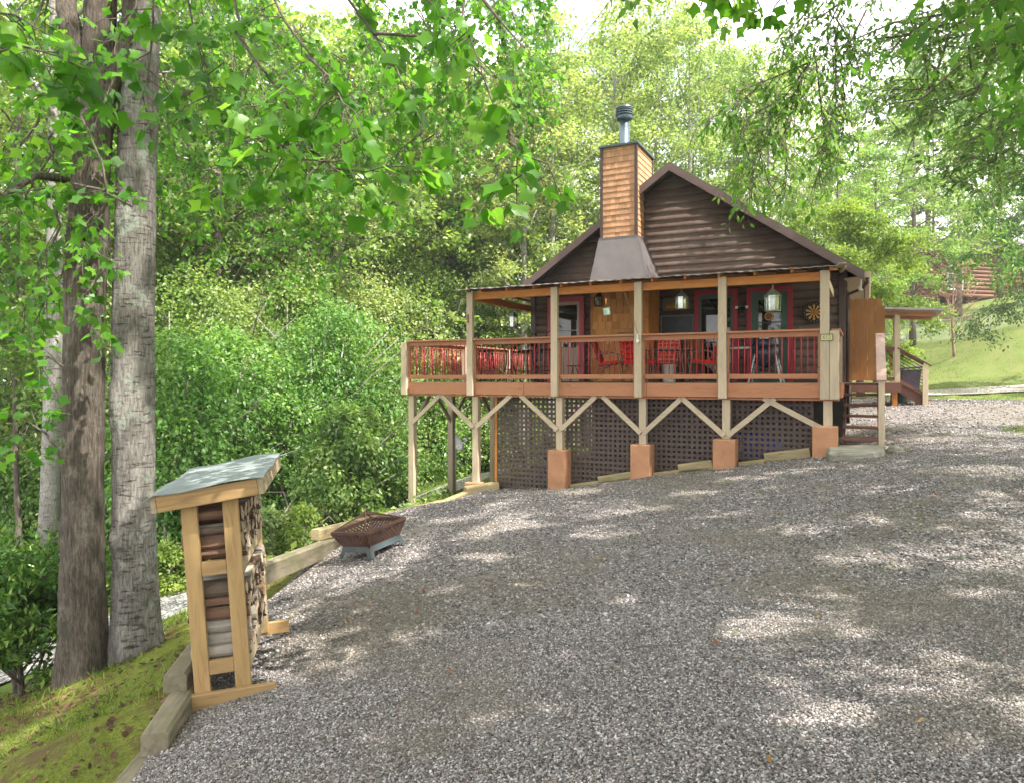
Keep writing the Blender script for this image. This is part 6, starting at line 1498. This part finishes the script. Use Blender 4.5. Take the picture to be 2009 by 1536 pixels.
def blades(name,x,y,h0,h1,mat,label,cat,lean=.5):
    z=ground_np(x,y)+.0; d=np.stack([r.normal(0,lean,len(x)),r.normal(0,lean,len(x)),np.ones(len(x))],-1)
    V,T=leaf_arrays(np.stack([x,y,z],-1),d,r.uniform(h0,h1,len(x)),T_blade(),1.5,r,(0,1,0)); o=big_mesh(name,V,T,mat); return tag(o,label,cat,kind='stuff')
mossn=lambda x,y:(np.sin(x*2.3+np.sin(y*3.1)*1.4)*np.cos(y*1.9+np.sin(x*2.7))>-.15)
x,y=scatter(120000,-6.4,-1.9,2.2,9.2,lambda x,y:(x<left_x(y)-.12)&(lr_dist(x,y)>1.4)&mossn(x,y))
blades('moss',x,y,.012,.035,M_grass,'mossy short growth on the bank below the edging timbers','moss',.9)
x,y=scatter(9000,-6.4,-1.9,2.2,9.2,lambda x,y:(x<left_x(y)-.12)&(lr_dist(x,y)>1.3)&(np.sin(x*1.3+y*2.1)+np.sin(y*3.3-x)>.3))
blades('bank_grass',x,y,.05,.11,M_grass,'thin grass tufts on the mossy bank','grass',.7)
x,y=scatter(90000,13,40,24,60,lambda x,y:(gravel_mask(x,y)<.2)&(r.uniform(0,1,len(x))<np.clip(34/np.maximum(y,1)-.25,.1,1)))
blades('lawn_grass',x,y,.05,.13,M_grass,'mown grass on the sloping lawn at the right','grass',.6)
x,y=scatter(60000,-12,4,9,26,lambda x,y:(lr_dist(x,y)>1.25)&(lr_dist(x,y)<3.0)&(gravel_mask(x,y)<.1)&(x<left_x(np.minimum(y,16))-.3))
blades('verge_grass',x,y,.05,.14,M_grass,'bright grass along the lower drive','grass',.6)
# weeds in the gravel
cx,cy_=scatter(900,-1,11,3,16,lambda x,y:(gravel_mask(x,y)>.6)&(r.uniform(0,1,len(x))<np.clip((x-1)/9,.03,.5)))
n=26; x=np.repeat(cx,n)+r.normal(0,.05,len(cx)*n); y=np.repeat(cy_,n)+r.normal(0,.05,len(cx)*n)
blades('weeds',x,y,.015,.05,M_grass,'small green weeds sprouting through the gravel','weeds',.9)
x=r.normal(10.25,.2,700); y=r.normal(14.2,.35,700); blades('edge_weeds',x,y,.03,.12,M_grass,'weedy grass at the right edge of the driveway','weeds',.7)
# fallen leaves
x,y=scatter(480,-2.2,10,2.4,17,lambda x,y:(gravel_mask(x,y)>.6)&(r.uniform(0,1,len(x))<.75))
M_fall=leafmat('fallen_leaf',[(.16,.035,.015),(.22,.06,.03),(.28,.11,.04),(.10,.035,.02),(.45,.26,.05),(.14,.07,.03)],.1,.7,.0)
d=np.stack([r.normal(0,1,len(x)),r.normal(0,1,len(x)),r.normal(.15,.3,len(x))],-1)
o=leaves('fallen_leaves',np.stack([x,y,ground_np(x,y)+.022],-1),d,r.uniform(.02,.05,len(x)),T_maple(),M_fall,None,.35,r); tag(o,'dry red and yellow leaves fallen on the gravel','fallen leaves',kind='stuff')
mb=MB(); tx,ty=scatter(130,-2,9,2.4,14,lambda x,y:gravel_mask(x,y)>.6)
for a_,b_ in zip(tx,ty):
    an=r.uniform(0,6.28); l=r.uniform(.06,.30); c_,s_=math.cos(an)*l/2,math.sin(an)*l/2
    mb.tube([(a_-c_,b_-s_,gz(a_-c_,b_-s_)+.025),(a_+r.normal(0,.012),b_+r.normal(0,.012),gz(a_,b_)+.035),(a_+c_,b_+s_,gz(a_+c_,b_+s_)+.022)],[.004,.0035,.002],4)
o=mb.build('fallen_twigs',M_bark); tag(o,'thin dead twigs scattered over the gravel','twigs',kind='stuff')
x,y=scatter(3600,-6,-1.9,2.4,9,lambda x,y:x<left_x(y)-.1)
d=np.stack([r.normal(0,1,len(x)),r.normal(0,1,len(x)),r.normal(.1,.3,len(x))],-1)
o=leaves('leaf_litter',np.stack([x,y,ground_np(x,y)+.012],-1),d,r.uniform(.02,.06,len(x)),T_maple(),leafmat('litter_leaf',[(.05,.03,.02),(.10,.055,.03),(.16,.09,.05),(.07,.04,.03)],.1,.8,.0),None,.35,r); tag(o,'brown leaf litter on the mossy bank','leaf litter',kind='stuff')
# ------------------------------------------------------------------ thin haze volume, added to lift the dark of the woods
mb=MB(); mb.box(gx.min()-5,gx.max()+5,gy.min()-5,gy.max()+5,float(GZt.min())-1,48)
t=NT('added_haze'); pv=t.n('ShaderNodeVolumePrincipled'); pv.inputs['Color'].default_value=(.93,.96,.92,1); pv.inputs['Density'].default_value=.0010; pv.inputs['Anisotropy'].default_value=.2
t.l(pv.outputs[0],t.out.inputs['Volume']); hz=mb.build('haze',t.m); tag(hz,kind='stuff')
cy.volume_bounces=0
